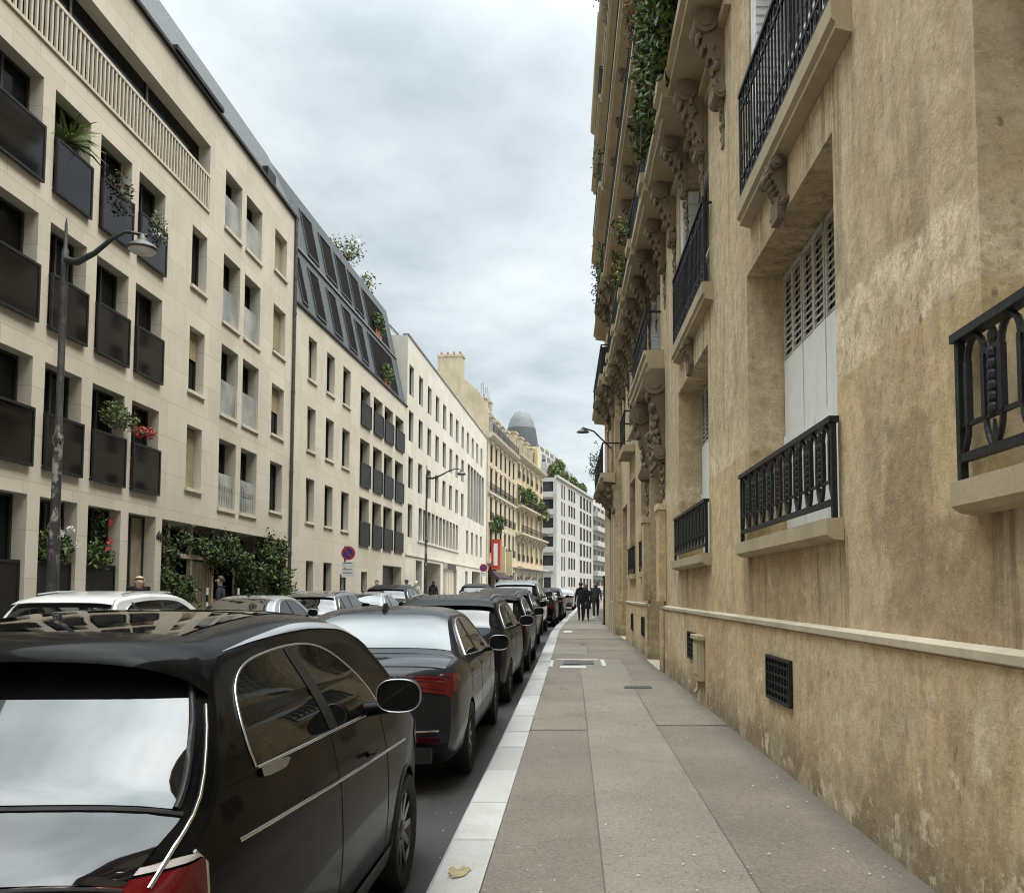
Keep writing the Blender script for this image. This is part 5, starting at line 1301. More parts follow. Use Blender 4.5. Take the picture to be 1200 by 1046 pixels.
# ------------------------------------------------------------------ cars
def pchip(pts):
    xs = [p[0] for p in pts]; ys = [p[1] for p in pts]; n = len(xs)
    h = [xs[i+1]-xs[i] for i in range(n-1)]; dl = [(ys[i+1]-ys[i])/h[i] for i in range(n-1)]
    d = [dl[0]]+[0 if dl[i-1]*dl[i] <= 0 else 2*dl[i-1]*dl[i]/(dl[i-1]+dl[i]) for i in range(1, n-1)]+[dl[-1]]
    def f(x):
        if x <= xs[0]: return ys[0]
        if x >= xs[-1]: return ys[-1]
        i = 0
        while x > xs[i+1]: i += 1
        t = (x-xs[i])/h[i]; t2, t3 = t*t, t*t*t
        return ys[i]*(2*t3-3*t2+1)+h[i]*d[i]*(t3-2*t2+t)+ys[i+1]*(-2*t3+3*t2)+h[i]*d[i+1]*(t3-t2)
    return f
class Car:
    def __init__(c, Lg, W, top, bot, side, plan, crown, bow=(.16, .35, .22, .5)):
        c.L, c.W = Lg, W; c.zt = pchip(top); c.zb = pchip(bot); c.ws = pchip(side); c.pl = pchip(plan); c.cr = pchip(crown); c.bow = bow
        c.tops = top
    def z0(c, y): return max(c.zb(y)+.06, c.zt(y)-c.cr(y))
    def hw(c, y, z):
        z0 = c.z0(y); w = c.W*c.pl(y)
        if z <= z0: return w*c.ws(z)
        r = max(1e-4, c.zt(y)-z0); t = min(1, (z-z0)/r)
        return w*c.ws(z0)*max(0, 1-t*t)**.25
    def d(c, x, y, z):
        a = (abs(x)/c.W)**2.4
        return (x, y+c.bow[0]*a*math.exp(-max(y, 0)/c.bow[1])-c.bow[2]*a*math.exp(-max(c.L-y, 0)/c.bow[3]), z)
    def side(c, y, z, sg=1, e=0.0): return c.d(sg*(c.hw(y, z)+e), y, z)
    def topp(c, y, f, e=0.0):
        def q(y, f):
            z0 = c.z0(y); w = c.W*c.pl(y)*c.ws(z0); f2 = max(-1, min(1, f))
            return Vector(c.d(f2*w, y, z0+(c.zt(y)-z0)*math.sqrt(max(0, 1-f2**4))))
        p = q(y, f)
        if e:
            h = .012; n = (q(y, f+h)-q(y, f-h)).cross(q(y+h, f)-q(y-h, f))
            if n.length > 1e-9: p = p+n.normalized()*e
        return p
    def stations(c):
        ys = set()
        for a, b in zip(c.tops, c.tops[1:]):
            l = math.hypot(b[0]-a[0], b[1]-a[1]); k = max(2, int(l/.06))
            for i in range(k+1): ys.add(round(a[0]+(b[0]-a[0])*i/k, 4))
        return sorted(ys)
    def body(c):
        m = MB(); rows = []
        for y in c.stations():
            zb, z0, zt = c.zb(y), c.z0(y), c.zt(y); half = []
            wb = c.hw(y, zb); half.append((0, y, zb)); half.append((wb*.5, y, zb)); half.append((wb*.93, y, zb+.005))
            for i in range(1, 17): z = zb+.03+(z0-zb-.03)*i/16; half.append((c.hw(y, z), y, z))
            w = c.W*c.pl(y)*c.ws(z0)
            for i in range(1, 13):
                t = math.pi/2*i/12; f = math.cos(t)**.5 if i < 12 else 0
                half.append((w*f, y, z0+(zt-z0)*math.sqrt(max(0, 1-f**4))))
            row = [c.d(*p) for p in half]+[c.d(-p[0], p[1], p[2]) for p in half[-2:0:-1]]
            rows.append(row)
        m.grid(rows, True); m.face(rows[0][::-1]); m.face(rows[-1]); return m
    def sidepatch(c, poly, sg=1, e=.004, nr=18, nc=16, m=None):
        m = m or MB(); zs = [p[1] for p in poly]; z0, z1 = min(zs)+.002, max(zs)-.002; rows = []
        for i in range(nr+1):
            t = i/nr; t = .5-.5*math.cos(math.pi*t); z = z0+(z1-z0)*t; ys = []
            for p, q in zip(poly, poly[1:]+poly[:1]):
                if (p[1]-z)*(q[1]-z) < 0: ys.append(p[0]+(q[0]-p[0])*(z-p[1])/(q[1]-p[1]))
            a, b = min(ys), max(ys)
            rows.append([c.side(a+(b-a)*j/nc, z, sg, e) for j in range(nc+1)])
        m.grid(rows); return m
    def toppatch(c, y0, y1, f0, f1, e=.004, nr=16, nc=20, m=None):
        """f0, f1: (at y0, at y1)"""
        m = m or MB(); rows = []
        for i in range(nr+1):
            t = i/nr; y = y0+(y1-y0)*t; a = f0[0]+(f0[1]-f0[0])*t; b = f1[0]+(f1[1]-f1[0])*t
            rows.append([c.topp(y, a+(b-a)*j/nc, e) for j in range(nc+1)])
        m.grid(rows); return m
    def line(c, pts, r, sg=1, e=.002, m=None, seg=6):
        m = m or MB(); P = []
        for a, b in zip(pts, pts[1:]):
            k = max(1, int(math.hypot(b[0]-a[0], b[1]-a[1])/.06))
            P += [c.side(a[0]+(b[0]-a[0])*i/k, a[1]+(b[1]-a[1])*i/k, sg, e) for i in range(k)]
        P.append(c.side(pts[-1][0], pts[-1][1], sg, e)); m.tube(P, r, seg); return m
def carve(o, axles, r, W):
    """cut the wheel arches out of the body"""
    m = MB()
    for y in axles:
        for sg in (-1, 1): m.lathe([(r, sg*(W-.26)), (r, sg*(W+.3))] if sg > 0 else [(r, -(W+.3)), (r, -(W-.26))], (0, y, .32), 'x', 40)
    cut = m.build('cutter', M['rubber'], weld=True)
    bmod = o.modifiers.new('arch', 'BOOLEAN'); bmod.operation = 'DIFFERENCE'; bmod.solver = 'EXACT'; bmod.object = cut
    dg = bpy.context.evaluated_depsgraph_get(); me = bpy.data.meshes.new_from_object(o.evaluated_get(dg))
    o.modifiers.clear(); o.data = me
    bpy.data.objects.remove(cut)
    me.polygons.foreach_set('use_smooth', [True]*len(me.polygons)); me.set_sharp_from_angle(angle=R(38))
def wheel(root, x, y, r, w, spokes, sg):
    m = MB(); h = w/2
    m.lathe([(r*.68, -h*.8), (r*.80, -h), (r*.93, -h*.98), (r*.985, -h*.75), (r, -h*.3), (r, h*.3), (r*.985, h*.75), (r*.93, h*.98), (r*.80, h), (r*.68, h*.8)], (x, y, r), 'x', 36, False)
    wo = m.build('wheel', M['rubber'], root, smooth=40)
    m = MB(); f = sg*h*.72
    m.lathe([(r*.70, -h*.8), (r*.70, h*.8)], (x, y, r), 'x', 30, False)
    m.lathe([(r*.70, f), (r*.64, f+sg*.012), (r*.62, f-sg*.02)], (x, y, r), 'x', 30, False)
    m.lathe([(r*.60, f-sg*.09), (.02, f-sg*.09)], (x, y, r), 'x', 24, False)
    m.lathe([(r*.17, f-sg*.05), (r*.17, f), (r*.10, f+sg*.01), (.005, f+sg*.012)], (x, y, r), 'x', 14, False)
    for k in range(spokes):
        a = 2*math.pi*k/spokes
        def pt(rr, ta, dx): return (x+dx, y+rr*math.cos(a)-ta*math.sin(a), r+rr*math.sin(a)+ta*math.cos(a))
        q = [pt(r*.12, -.024, f-sg*.005), pt(r*.12, .024, f-sg*.005), pt(r*.66, .016, f+sg*.008), pt(r*.66, -.016, f+sg*.008)]
        b = [pt(r*.12, -.03, f-sg*.05), pt(r*.12, .03, f-sg*.05), pt(r*.66, .022, f-sg*.04), pt(r*.66, -.022, f-sg*.04)]
        m.face(q)
        for i in range(4): j = (i+1) % 4; m.face([q[i], b[i], b[j], q[j]])
    m.build('rim', M['rim'], wo, smooth=30)
M['rim'] = mat('grey alloy wheel', (.10,.10,.105), .3, .8, var=.2)
M['black_paint'] = paint('black car paint', (.003,.003,.003), 0, .3, 1.45, .2, .03); M['grey_paint'] = paint('graphite car paint', (.013,.015,.019), 0, .3, 1.5, .35, .1)
M['dark_paint'] = paint('dark car paint', (.008,.008,.009), 0, .35, 1.45, .25, .05); M['white_paint'] = paint('white car paint', (.74,.75,.74), 0, .35, 1.5)
M['silver_paint'] = paint('silver car paint', (.42,.43,.43), .75, .32); M['anthracite_paint'] = paint('anthracite car paint', (.05,.052,.055), .4)
M['car_glass'] = glassy('tinted car glass', (.006,.007,.007), 1.8, .02)
M['car_glass_side'] = glassy('side window glass', (.010,.011,.010), 1.3, .02)
M['gloss_panel'] = glassy('gloss black tailgate', (.006,.006,.007), 1.6, .04); M['handle_grey'] = mat('satin grey handle', (.25,.25,.245), .35, .4, var=.15)
M['bright_glass'] = glassy('coated rear glass', (.01,.011,.011), 2.9, .02)
M['boot_gloss'] = glassy('polished graphite lid', (.02,.022,.026), 2.0, .06)
M['plastic'] = mat('black plastic trim', (.012,.012,.012), .5, var=.2)
M['lamp_red'] = glassy('red lamp lens', (.15,.006,.008), 1.5, .08); M['lamp_darkred'] = glassy('dark red reflector', (.04,.005,.007), 1.5, .15)
M['lamp_dim'] = glassy('unlit red lamp lens', (.055,.006,.008), 1.45, .1)
M['lamp_white'] = glassy('clear lamp lens', (.62,.55,.53), 1.5, .08); M['plate'] = mat('number plate', (.62,.62,.60), .4, var=.08)

def mirror(root, c, y, z, sg, s=1.0, hous=None):
    ce = lambda a: math.copysign(abs(math.cos(a))**.75, math.cos(a)); se = lambda a: math.copysign(abs(math.sin(a))**.75, math.sin(a))
    xx = c.hw(y, z-.06); ctr = (sg*(xx+.165), y, z)
    m = MB(); rows = []
    for i in range(1, 9):
        t = math.pi/2*i/8*1.0; rr = math.sin(t); dy = .085*math.cos(t)
        rows.append([(ctr[0]+.118*s*rr*ce(a), ctr[1]+dy, ctr[2]+.088*s*rr*se(a)) for a in [2*math.pi*k/20 for k in range(20)]])
    rows.append([(ctr[0]+.118*s*ce(a), ctr[1]-.03, ctr[2]+.088*s*se(a)) for a in [2*math.pi*k/20 for k in range(20)]])
    m.grid(rows, True); m.face(rows[0]); m.tube([(sg*(xx-.03), y+.03, z-.075), (sg*(xx+.15), y+.02, z-.05)], [.035, .028], 8)
    o = m.build('wing_mirror', hous or M['plastic'], root, smooth=50)
    m = MB(); r2 = [[(ctr[0]+.110*s*q*ce(a), ctr[1]-.026, ctr[2]+.080*s*q*se(a)) for a in [2*math.pi*k/20 for k in range(20)]] for q in (1, .5, .02)]
    m.grid(r2, True); m.build('mirror_glass', M['car_glass_side'], o)
    m = MB(); m.tube([(ctr[0]+.115*s*ce(a), ctr[1]-.031, ctr[2]+.085*s*se(a)) for a in [2*math.pi*k/24 for k in range(25)]], .0035, 6, False); m.build('mirror_rim', M['steel'], o, smooth=60)

# --- small black hatchback in the foreground
A = Car(3.90, .85,
    [(0, .50), (.02, .74), (.10, .93), (.20, .995), (.42, 1.085), (.62, 1.245), (.84, 1.415), (.95, 1.452), (1.3, 1.495), (1.9, 1.525), (2.3, 1.51), (2.62, 1.44), (3.10, 1.10), (3.30, 1.02), (3.6, .94), (3.82, .80), (3.90, .52)],
    [(0, .34), (.25, .22), (3.5, .20), (3.9, .30)],
    [(.15, .92), (.35, .975), (.6, 1.0), (.80, .995), (.92, .975), (1.04, .945), (1.15, .90), (1.40, .745), (1.55, .66)],
    [(0, .90), (.25, .965), (.7, .99), (1.5, 1.0), (2.8, 1.0), (3.4, .97), (3.9, .84)],
    [(0, .10), (.3, .085), (.8, .075), (1.2, .10), (2.2, .11), (2.9, .09), (3.3, .12), (3.9, .14)], (.29, .85, .25, .5))
ra = thing('parked_car', 'glossy black small hatchback with chrome trimmed side windows in the left foreground', 'car', group='cars parked along the right kerb')
body = A.body().build('body', M['black_paint'], ra, smooth=38); carve(body, (.62, 3.02), .335, .85)
A.toppatch(.40, .83, (-.90, -.90), (.90, .90), .004).build('rear_window', M['car_glass'], ra, smooth=60)
A.toppatch(.135, .378, (-.90, -.93), (.90, .93), .003).build('tailgate_panel', M['gloss_panel'], ra, smooth=60)
A.toppatch(2.66, 3.13, (-.93, -.94), (.93, .94), .004).build('windscreen', M['car_glass'], ra, smooth=60)
m = A.toppatch(1.02, 1.72, (-.72, -.72), (.72, .72), .003); A.toppatch(1.78, 2.5, (-.72, -.72), (.72, .72), .003, m=m); m.build('glass_roof', M['car_glass'], ra, smooth=60)
# roof spoiler lip over the rear window
m = MB(); rows = []
for j in range(25):
    f = -.97+1.94*j/24; k = 1-.93*(abs(f)/.97)**6
    rows.append([A.topp(1.06, f, .003), A.topp(.93, f, .003+.019*k), A.topp(.76, f, .003+.098*k), A.topp(.735, f, .003+.080*k), A.topp(.86, f, .003)])
m.grid(rows); m.build('roof_spoiler', M['black_paint'], ra, smooth=60)
def smooth_arc(pts, k=4):
    out = []
    n = len(pts)
    for i in range(n-1):
        p0, p1, p2, p3 = pts[max(i-1, 0)], pts[i], pts[i+1], pts[min(i+2, n-1)]
        for j in range(k):
            t = j/k; out.append(tuple(.5*(2*p1[a]+(p2[a]-p0[a])*t+(2*p0[a]-5*p1[a]+4*p2[a]-p3[a])*t*t+(3*p1[a]-p0[a]-3*p2[a]+p3[a])*t**3) for a in (0, 1)))
    return out+[pts[-1]]
SWL = smooth_arc([(.80, 1.075), (.80, 1.14), (.84, 1.22), (.93, 1.305), (1.08, 1.36), (1.30, 1.385), (1.60, 1.395), (1.85, 1.385), (2.05, 1.345), (2.22, 1.265), (2.36, 1.165), (2.48, 1.045)])
for sg in (1, -1):
    lo = [(2.48, 1.045), (.80, 1.075)]
    A.sidepatch(SWL, sg, .003, 22, 26).build('side_window', M['car_glass_side'], ra, smooth=60)
    m = A.line(SWL, .005, sg, .003, None, 8); A.line([(.80, 1.072), (1.5, 1.06), (2.5, 1.04)], .006, sg, .004, m, 8); m.build('window_trim', M['chrome'], ra, smooth=60)
    m = A.sidepatch([(1.60, 1.064), (1.52, 1.39), (1.62, 1.39), (1.72, 1.062)], sg, .006, 10, 3); m.build('door_pillar', M['plastic'], ra, smooth=60)
    A.line([(.55, .915), (1.2, .89), (2.0, .855), (2.92, .82)], .0075, sg, .004, None, 8).build('side_moulding', M['chrome'], ra, smooth=60)
    m = A.sidepatch([(.82, 1.038), (.82, 1.070), (1.07, 1.064), (1.09, 1.05), (1.02, 1.032)], sg, .010, 6, 10); m.build('rear_door_handle', M['handle_grey'], ra, smooth=40)
    m = A.line([(1.62, .30), (1.64, .6), (1.62, 1.05)], .0025, sg, .0); A.line([(2.52, .30), (2.5, .7), (2.46, 1.03)], .0025, sg, .0, m)
    A.line([(.86, .34), (1.6, .30), (2.52, .30)], .0025, sg, .0, m); m.build('door_seam', M['plastic'], ra)
    # tail lamp wraps the corner
    m = MB(); m.cur = 1; A.sidepatch([(.05, .937), (.07, .957), (.27, .952), (.30, .937)], sg, .012, 6, 10, m)
    m.cur = 0; A.sidepatch([(.02, .70), (.05, .935), (.31, .935), (.27, .78), (.18, .70)], sg, .012, 10, 10, m)
    m.build('tail_light', [M['lamp_red'], M['lamp_white']], ra, smooth=60)
    A.line([(.02, .695), (.2, .69), (.29, .79), (.325, .915), (.28, .955)], .006, sg, .006).build('tail_light_trim', M['chrome'], ra, smooth=60)
    A.sidepatch([(3.45, .66), (3.35, .80), (3.5, .86), (3.75, .80), (3.75, .68)], sg, .006, 8, 10).build('headlight', M['lamp_white'], ra, smooth=60)
    mirror(ra, A, 2.2, 1.135, sg, .86, M['black_paint'])
    for ya in (.62, 3.02): wheel(ra, sg*.745, ya, .31, .2, 10, sg)
# hatch seam and added strip standing for sky glint along the roof edge
for sg in (1, -1):
    m = MB(); m.grid([[A.topp(1.0+1.75*i/30, sg*(.959+.012*(j-2)*min(1, (i+1)/14)), .004) for j in range(5)] for i in range(31)]); m.build('roof_edge_glint', M['chrome'], ra, smooth=60)
for sg in (1, -1):
    m = MB(); m.tube([A.topp(y, sg*.955, .002) for y in [.14+.063*i for i in range(10)]], .006, 6); m.build('hatch_seam', M['chrome'], ra, smooth=60)
m = MB(); m.tube([A.topp(.385, -.93+1.86*j/30, .003) for j in range(31)], .008, 6); m.build('hatch_seam', M['plastic'], ra)
m = MB(); m.tube([A.topp(.125, -.90+1.8*j/30, .003) for j in range(31)], .006, 6); m.build('hatch_seam', M['plastic'], ra)
for sg in (1, -1):
    m = MB(); m.tube([A.topp(.40+.43*i/16, sg*.905, .004) for i in range(17)], .010, 6); m.build('glass_seal', M['plastic'], ra, smooth=60)
    A.sidepatch([(.98, .24), (.98, .34), (2.66, .34), (2.66, .24)], sg, .006, 4, 20).build('side_sill', M['plastic'], ra, smooth=60)
    for ya in (.62, 3.02):
        m = MB(); m.tube([A.side(ya+.345*math.cos(t), .32+.345*math.sin(t), sg, .001) for t in [math.pi*(-.05+1.1*i/28) for i in range(29)]], .009, 6); m.build('arch_lip', M['plastic'], ra, smooth=60)
    m = MB(); m.tube([A.side(2.02+.18*i/8, .895-.002*i, sg, .020+.012*math.sin(math.pi*i/8)) for i in range(9)], .011, 8); m.build('door_handle', M['black_paint'], ra, smooth=60)
m = MB(); m.box(-.26, .26, -.012, .03, .60, .71); m.build('number_plate', M['plate'], ra)

# --- graphite saloon behind it
B = Car(4.62, .91,
    [(0, .46), (.02, .70), (.05, .90), (.11, .985), (.17, 1.01), (.50, 1.065), (.72, 1.085), (.80, 1.115), (1.42, 1.395), (1.75, 1.45), (2.2, 1.46), (2.65, 1.425), (3.35, 1.06), (3.5, 1.02), (4.1, .93), (4.45, .80), (4.58, .66), (4.62, .45)],
    [(0, .34), (.3, .21), (4.2, .19), (4.62, .28)],
    [(.15, .93), (.35, .975), (.55, 1.0), (.75, .99), (.85, .985), (.95, .955), (1.05, .90), (1.38, .70), (1.5, .64)],
    [(0, .91), (.3, .97), (.9, 1.0), (3.4, 1.0), (4.1, .96), (4.62, .82)],
    [(0, .08), (.12, .06), (.6, .07), (.8, .07), (1.5, .09), (2.4, .10), (3.3, .07), (4, .10), (4.62, .14)], (.20, .40, .3, .5))
rb = thing('parked_car', 'graphite grey saloon with red tail lamps parked second along the right kerb', 'car', group='cars parked along the right kerb')
body = B.body().build('body', M['grey_paint'], rb, smooth=38); carve(body, (1.02, 3.83), .345, .91)
B.toppatch(.80, 1.40, (-.90, -.93), (.90, .93), .004).build('rear_window', M['bright_glass'], rb, smooth=60)
B.toppatch(.175, .74, (-.93, -.93), (.93, .93), .003).build('boot_lid', M['boot_gloss'], rb, smooth=60)
B.toppatch(2.72, 3.33, (-.93, -.93), (.93, .93), .004).build('windscreen', M['car_glass'], rb, smooth=60)
SWB = smooth_arc([(1.12, 1.03), (1.22, 1.12), (1.45, 1.26), (1.7, 1.335), (2.1, 1.345), (2.45, 1.31), (2.75, 1.20), (3.05, 1.02), (3.08, .98)], 3)
for sg in (1, -1):
    B.sidepatch(SWB, sg, .003, 20, 26).build('side_window', M['car_glass_side'], rb, smooth=60)
    B.line(SWB+[(2.0, 1.0), (1.12, 1.03)], .007, sg, .004).build('window_trim', M['chrome'], rb, smooth=60)
    B.sidepatch([(1.98, 1.0), (1.92, 1.34), (2.02, 1.34), (2.10, 1.0)], sg, .006, 10, 3).build('door_pillar', M['plastic'], rb)
    m = MB(); m.cur = 0; B.sidepatch([(.03, .80), (.05, .945), (.16, .95), (.34, .935), (.28, .87), (.22, .80)], sg, .01, 8, 10, m)
    B.toppatch(.035, .072, (sg*.56, sg*.56), (sg*1.0, sg*1.0), .010, 8, 16, m); m.build('tail_light', M['lamp_red'], rb, smooth=60)
    m = MB()
    for zz in (.040, .052, .064): m.tube([B.topp(zz, sg*(.58+.04*j), .014) for j in range(10)], .003, 5)
    m.build('lamp_rib', M['lamp_darkred'], rb)
    m = B.line([(2.0, .28), (2.03, .6), (2.0, 1.0)], .0025, sg, .0); B.line([(1.14, .7), (1.1, .85), (1.12, 1.02)], .0025, sg, .0, m); B.line([(3.05, .28), (3.06, .7), (3.08, .97)], .0025, sg, .0, m); m.build('door_seam', M['plastic'], rb)
    for ya in (1.32, 2.25): B.sidepatch([(ya, .865), (ya, .90), (ya+.22, .895), (ya+.22, .86)], sg, .025, 4, 6).build('door_handle', M['grey_paint'], rb, smooth=60)
    m = MB(); m.box(min(sg*.42, sg*.76), max(sg*.42, sg*.76), .0, .05, .43, .47); m.build('rear_reflector', M['lamp_darkred'], rb)
    B.sidepatch([(4.1, .66), (4.0, .80), (4.2, .84), (4.45, .76), (4.45, .66)], sg, .006, 8, 10).build('headlight', M['lamp_white'], rb, smooth=60)
    mirror(rb, B, 2.78, 1.05, sg, .95, M['dark_paint'])
    for ya in (1.02, 3.83): wheel(rb, sg*.80, ya, .32, .22, 10, sg)
m = MB(); m.tube([(x, -.004+.20*(abs(x)/.91)**2.4, .505+.0*x) for x in [-.74+.074*i for i in range(21)]], .010, 6); m.build('bumper_trim', M['chrome'], rb, smooth=60)
m = MB(); m.box(-.7, .7, -.004, .06, .27, .39); m.build('bumper_insert', M['plastic'], rb)
m = MB(); m.tube([B.topp(.165, -.9+1.8*j/24, .002) for j in range(25)], .005, 5); m.build('boot_seam', M['plastic'], rb)
m = MB(); m.box(-.26, .26, -.002, .02, .66, .77); m.build('number_plate', M['plate'], rb)
m = MB()
for k in range(5): m.box(.30+k*.055, .335+k*.055, .034, .05, .915, .945)
m.build('model_lettering', M['chrome'], rb)
m = MB(); p = B.topp(1.62, 0); m.prism(WORLD, [(-.022, p[2]-.01), (.022, p[2]-.01), (.006, p[2]+.06), (-.006, p[2]+.06)], p[1]-.09, p[1]+.05); m.build('roof_antenna', M['plastic'], rb)

# --- tall hatchback, the pattern for the rest of the row
D = Car(4.30, .90,
    [(0, .48), (.02, .76), (.08, 1.0), (.18, 1.08), (.30, 1.16), (.52, 1.44), (.64, 1.525), (.9, 1.57), (1.6, 1.62), (2.2, 1.61), (2.6, 1.55), (3.25, 1.14), (3.4, 1.08), (3.95, .98), (4.2, .84), (4.28, .68), (4.30, .48)],
    [(0, .38), (.3, .26), (3.9, .24), (4.3, .32)],
    [(.15, .92), (.4, .98), (.65, 1.0), (.85, .99), (1.0, .965), (1.1, .93), (1.45, .765), (1.65, .69)],
    [(0, .90), (.3, .97), (.9, 1.0), (3.2, 1.0), (3.9, .95), (4.3, .80)],
    [(0, .09), (.3, .07), (.6, .07), (.9, .09), (2.4, .11), (3.2, .08), (4.3, .14)], (.16, .35, .28, .5))
rd = thing('parked_car', 'black tall hatchback parked third along the right kerb', 'car', group='cars parked along the right kerb')
body = D.body().build('body', M['dark_paint'], rd, smooth=38); carve(body, (.82, 3.42), .355, .90)
D.toppatch(.28, .53, (-.90, -.90), (.90, .90), .004).build('rear_window', M['car_glass'], rd, smooth=60)
D.toppatch(2.66, 3.22, (-.93, -.93), (.93, .93), .004).build('windscreen', M['car_glass'], rd, smooth=60)
m = MB(); rows = []
for j in range(21):
    f = -.93+1.86*j/20; rows.append([D.topp(.74, f, .003), D.topp(.60, f, .02), D.topp(.50, f, .06), D.topp(.56, f, .004)])
m.grid(rows); m.build('roof_spoiler', M['dark_paint'], rd, smooth=60)
SWD = smooth_arc([(.55, 1.12), (.62, 1.24), (.8, 1.38), (1.1, 1.455), (1.7, 1.48), (2.2, 1.465), (2.5, 1.40), (2.8, 1.24), (3.0, 1.08)], 3)
for sg in (1, -1):
    D.sidepatch(SWD, sg, .003, 20, 26).build('side_window', M['car_glass_side'], rd, smooth=60)
    D.line(SWD+[(1.8, 1.10), (.55, 1.12)], .007, sg, .004).build('window_trim', M['chrome'], rd, smooth=60)
    for a in (.98, 1.80): D.sidepatch([(a, 1.10), (a-.04, 1.46), (a+.05, 1.46), (a+.11, 1.10)], sg, .006, 10, 3).build('door_pillar', M['plastic'], rd)
    m = MB(); D.sidepatch([(.05, .83), (.06, 1.02), (.2, 1.04), (.36, 1.0), (.22, .84)], sg, .01, 8, 10, m); D.toppatch(.035, .085, (sg*.68, sg*.62), (sg*.985, sg*.985), .010, 8, 10, m); m.build('tail_light', M['lamp_dim'], rd, smooth=60)
    m = D.line([(1.86, .32), (1.88, .7), (1.86, 1.1)], .0025, sg, .0); D.line([(1.02, .75), (.98, .9), (1.0, 1.1)], .0025, sg, .0, m); D.line([(2.95, .32), (2.95, .7), (2.98, 1.08)], .0025, sg, .0, m); m.build('door_seam', M['plastic'], rd)
    for ya in (1.1, 2.1): D.sidepatch([(ya, .94), (ya, .975), (ya+.2, .97), (ya+.2, .935)], sg, .024, 4, 6).build('door_handle', M['plastic'], rd, smooth=60)
    D.sidepatch([(3.8, .72), (3.7, .86), (3.95, .90), (4.18, .80), (4.18, .70)], sg, .006, 8, 10).build('headlight', M['lamp_white'], rd, smooth=60)
    mirror(rd, D, 2.66, 1.16, sg, 1.0, M['plastic'])
    for ya in (.82, 3.42): wheel(rd, sg*.79, ya, .33, .21, 8, sg)
    m = MB(); m.tube([D.topp(y, sg*.86, .03) for y in (.9, 1.3, 1.8, 2.3)], .014, 6); m.build('roof_rail', M['chrome'], rd, smooth=60)
m = MB(); m.box(-.26, .26, -.01, .03, .78, .89); m.build('number_plate', M['plate'], rd)
m = MB(); m.box(-.72, .72, -.012, .06, .40, .50); m.build('bumper_insert', M['plastic'], rd)
m = MB(); m.tube([D.topp(.29, .0, .02), D.topp(.40, .3, .014)], .01, 6); m.build('rear_wiper', M['plastic'], rd)

def place(o, x, y, rz=0, s=1.0, sz=1.0):
    o.location = (x+cx(y), y, gz(y)); o.rotation_euler = (math.atan(.0095*min(1, max(0, (y-8)/14))), 0, rz); o.scale = (s, s, s*sz)
place(ra, -1.745, 1.72); place(rb, -1.80, 6.72, R(.6)); place(rd, -1.80, 11.75, R(-.5), 1.0, .96)
KM = kidmap()
def respray(o, base, new):
    for ch in KM_children(o):
        for i, sl in enumerate(ch.material_slots):
            if sl.material and sl.material.name == base:
                sl.link = 'OBJECT'; sl.material = new
def KM_children(o): return list(o.children_recursive)
def more(proto, base, new, label, x, y, s=1.0, sz=1.0, group='cars parked along the right kerb', rz=0):
    c = copy_tree(proto, KM); c['label'] = label
    if group: c['group'] = group
    elif 'group' in c: del c['group']
    place(c, x, y, rz, s, sz); bpy.context.view_layer.update()
    if new: respray(c, base, M[new])
    return c
bpy.context.view_layer.update()
more(rd, 'dark car paint', 'black_paint', 'black hatchback with bright window trim parked fourth along the right kerb', -1.72, 16.45, .97)
more(rd, 'dark car paint', None, 'dark hatchback hidden behind the fourth parked car, ahead of the grey people carrier', -1.85, 21.8, 1.0, 1.0)
more(rd, 'dark car paint', 'anthracite_paint', 'tall anthracite people carrier with a wide rear window along the right kerb', -1.98, 28.7, 1.04, 1.13, rz=-R(1.5))
more(rd, 'dark car paint', 'black_paint', 'low black car parked just beyond the people carrier', -1.72, 34.6, .98, .96, rz=-R(2))
more(rd, 'dark car paint', None, 'dark car at the end of the right hand row before the silver one', -1.66, 40.2, 1.0, .97, rz=-R(2))
more(rb, 'graphite car paint', 'silver_paint', 'silver saloon furthest along the right kerb beside the walkers', -1.70, 57, 1.0, 1.05, rz=-R(2))
LG = 'cars parked along the left kerb'
more(rd, 'dark car paint', 'white_paint', 'white hatchback seen over the black roof, nearest on the left kerb', -6.98, 11.2, 1.02, .975, LG)
more(rb, 'graphite car paint', 'silver_paint', 'silver saloon parked in front of the ivy entrance on the left', -6.95, 16.8, 1.0, 1.02, LG)
more(rd, 'dark car paint', 'anthracite_paint', 'dark grey car between the two silver saloons on the left', -7.0, 22.2, 1.0, .95, LG)
more(rb, 'graphite car paint', 'silver_paint', 'second silver saloon further along the left kerb near the parking sign', -6.6, 25.4, .98, 1.04, LG)
more(rd, 'dark car paint', 'dark_paint', 'dark tall car parked fifth along the left kerb, just past the parking sign', -7.0, 31.4, 1.02, 1.04, LG)
more(rd, 'dark car paint', 'dark_paint', 'dark car in the roadway far beyond the saloon roof', -6.1, 47.5, 1.03, 1.06, LG)
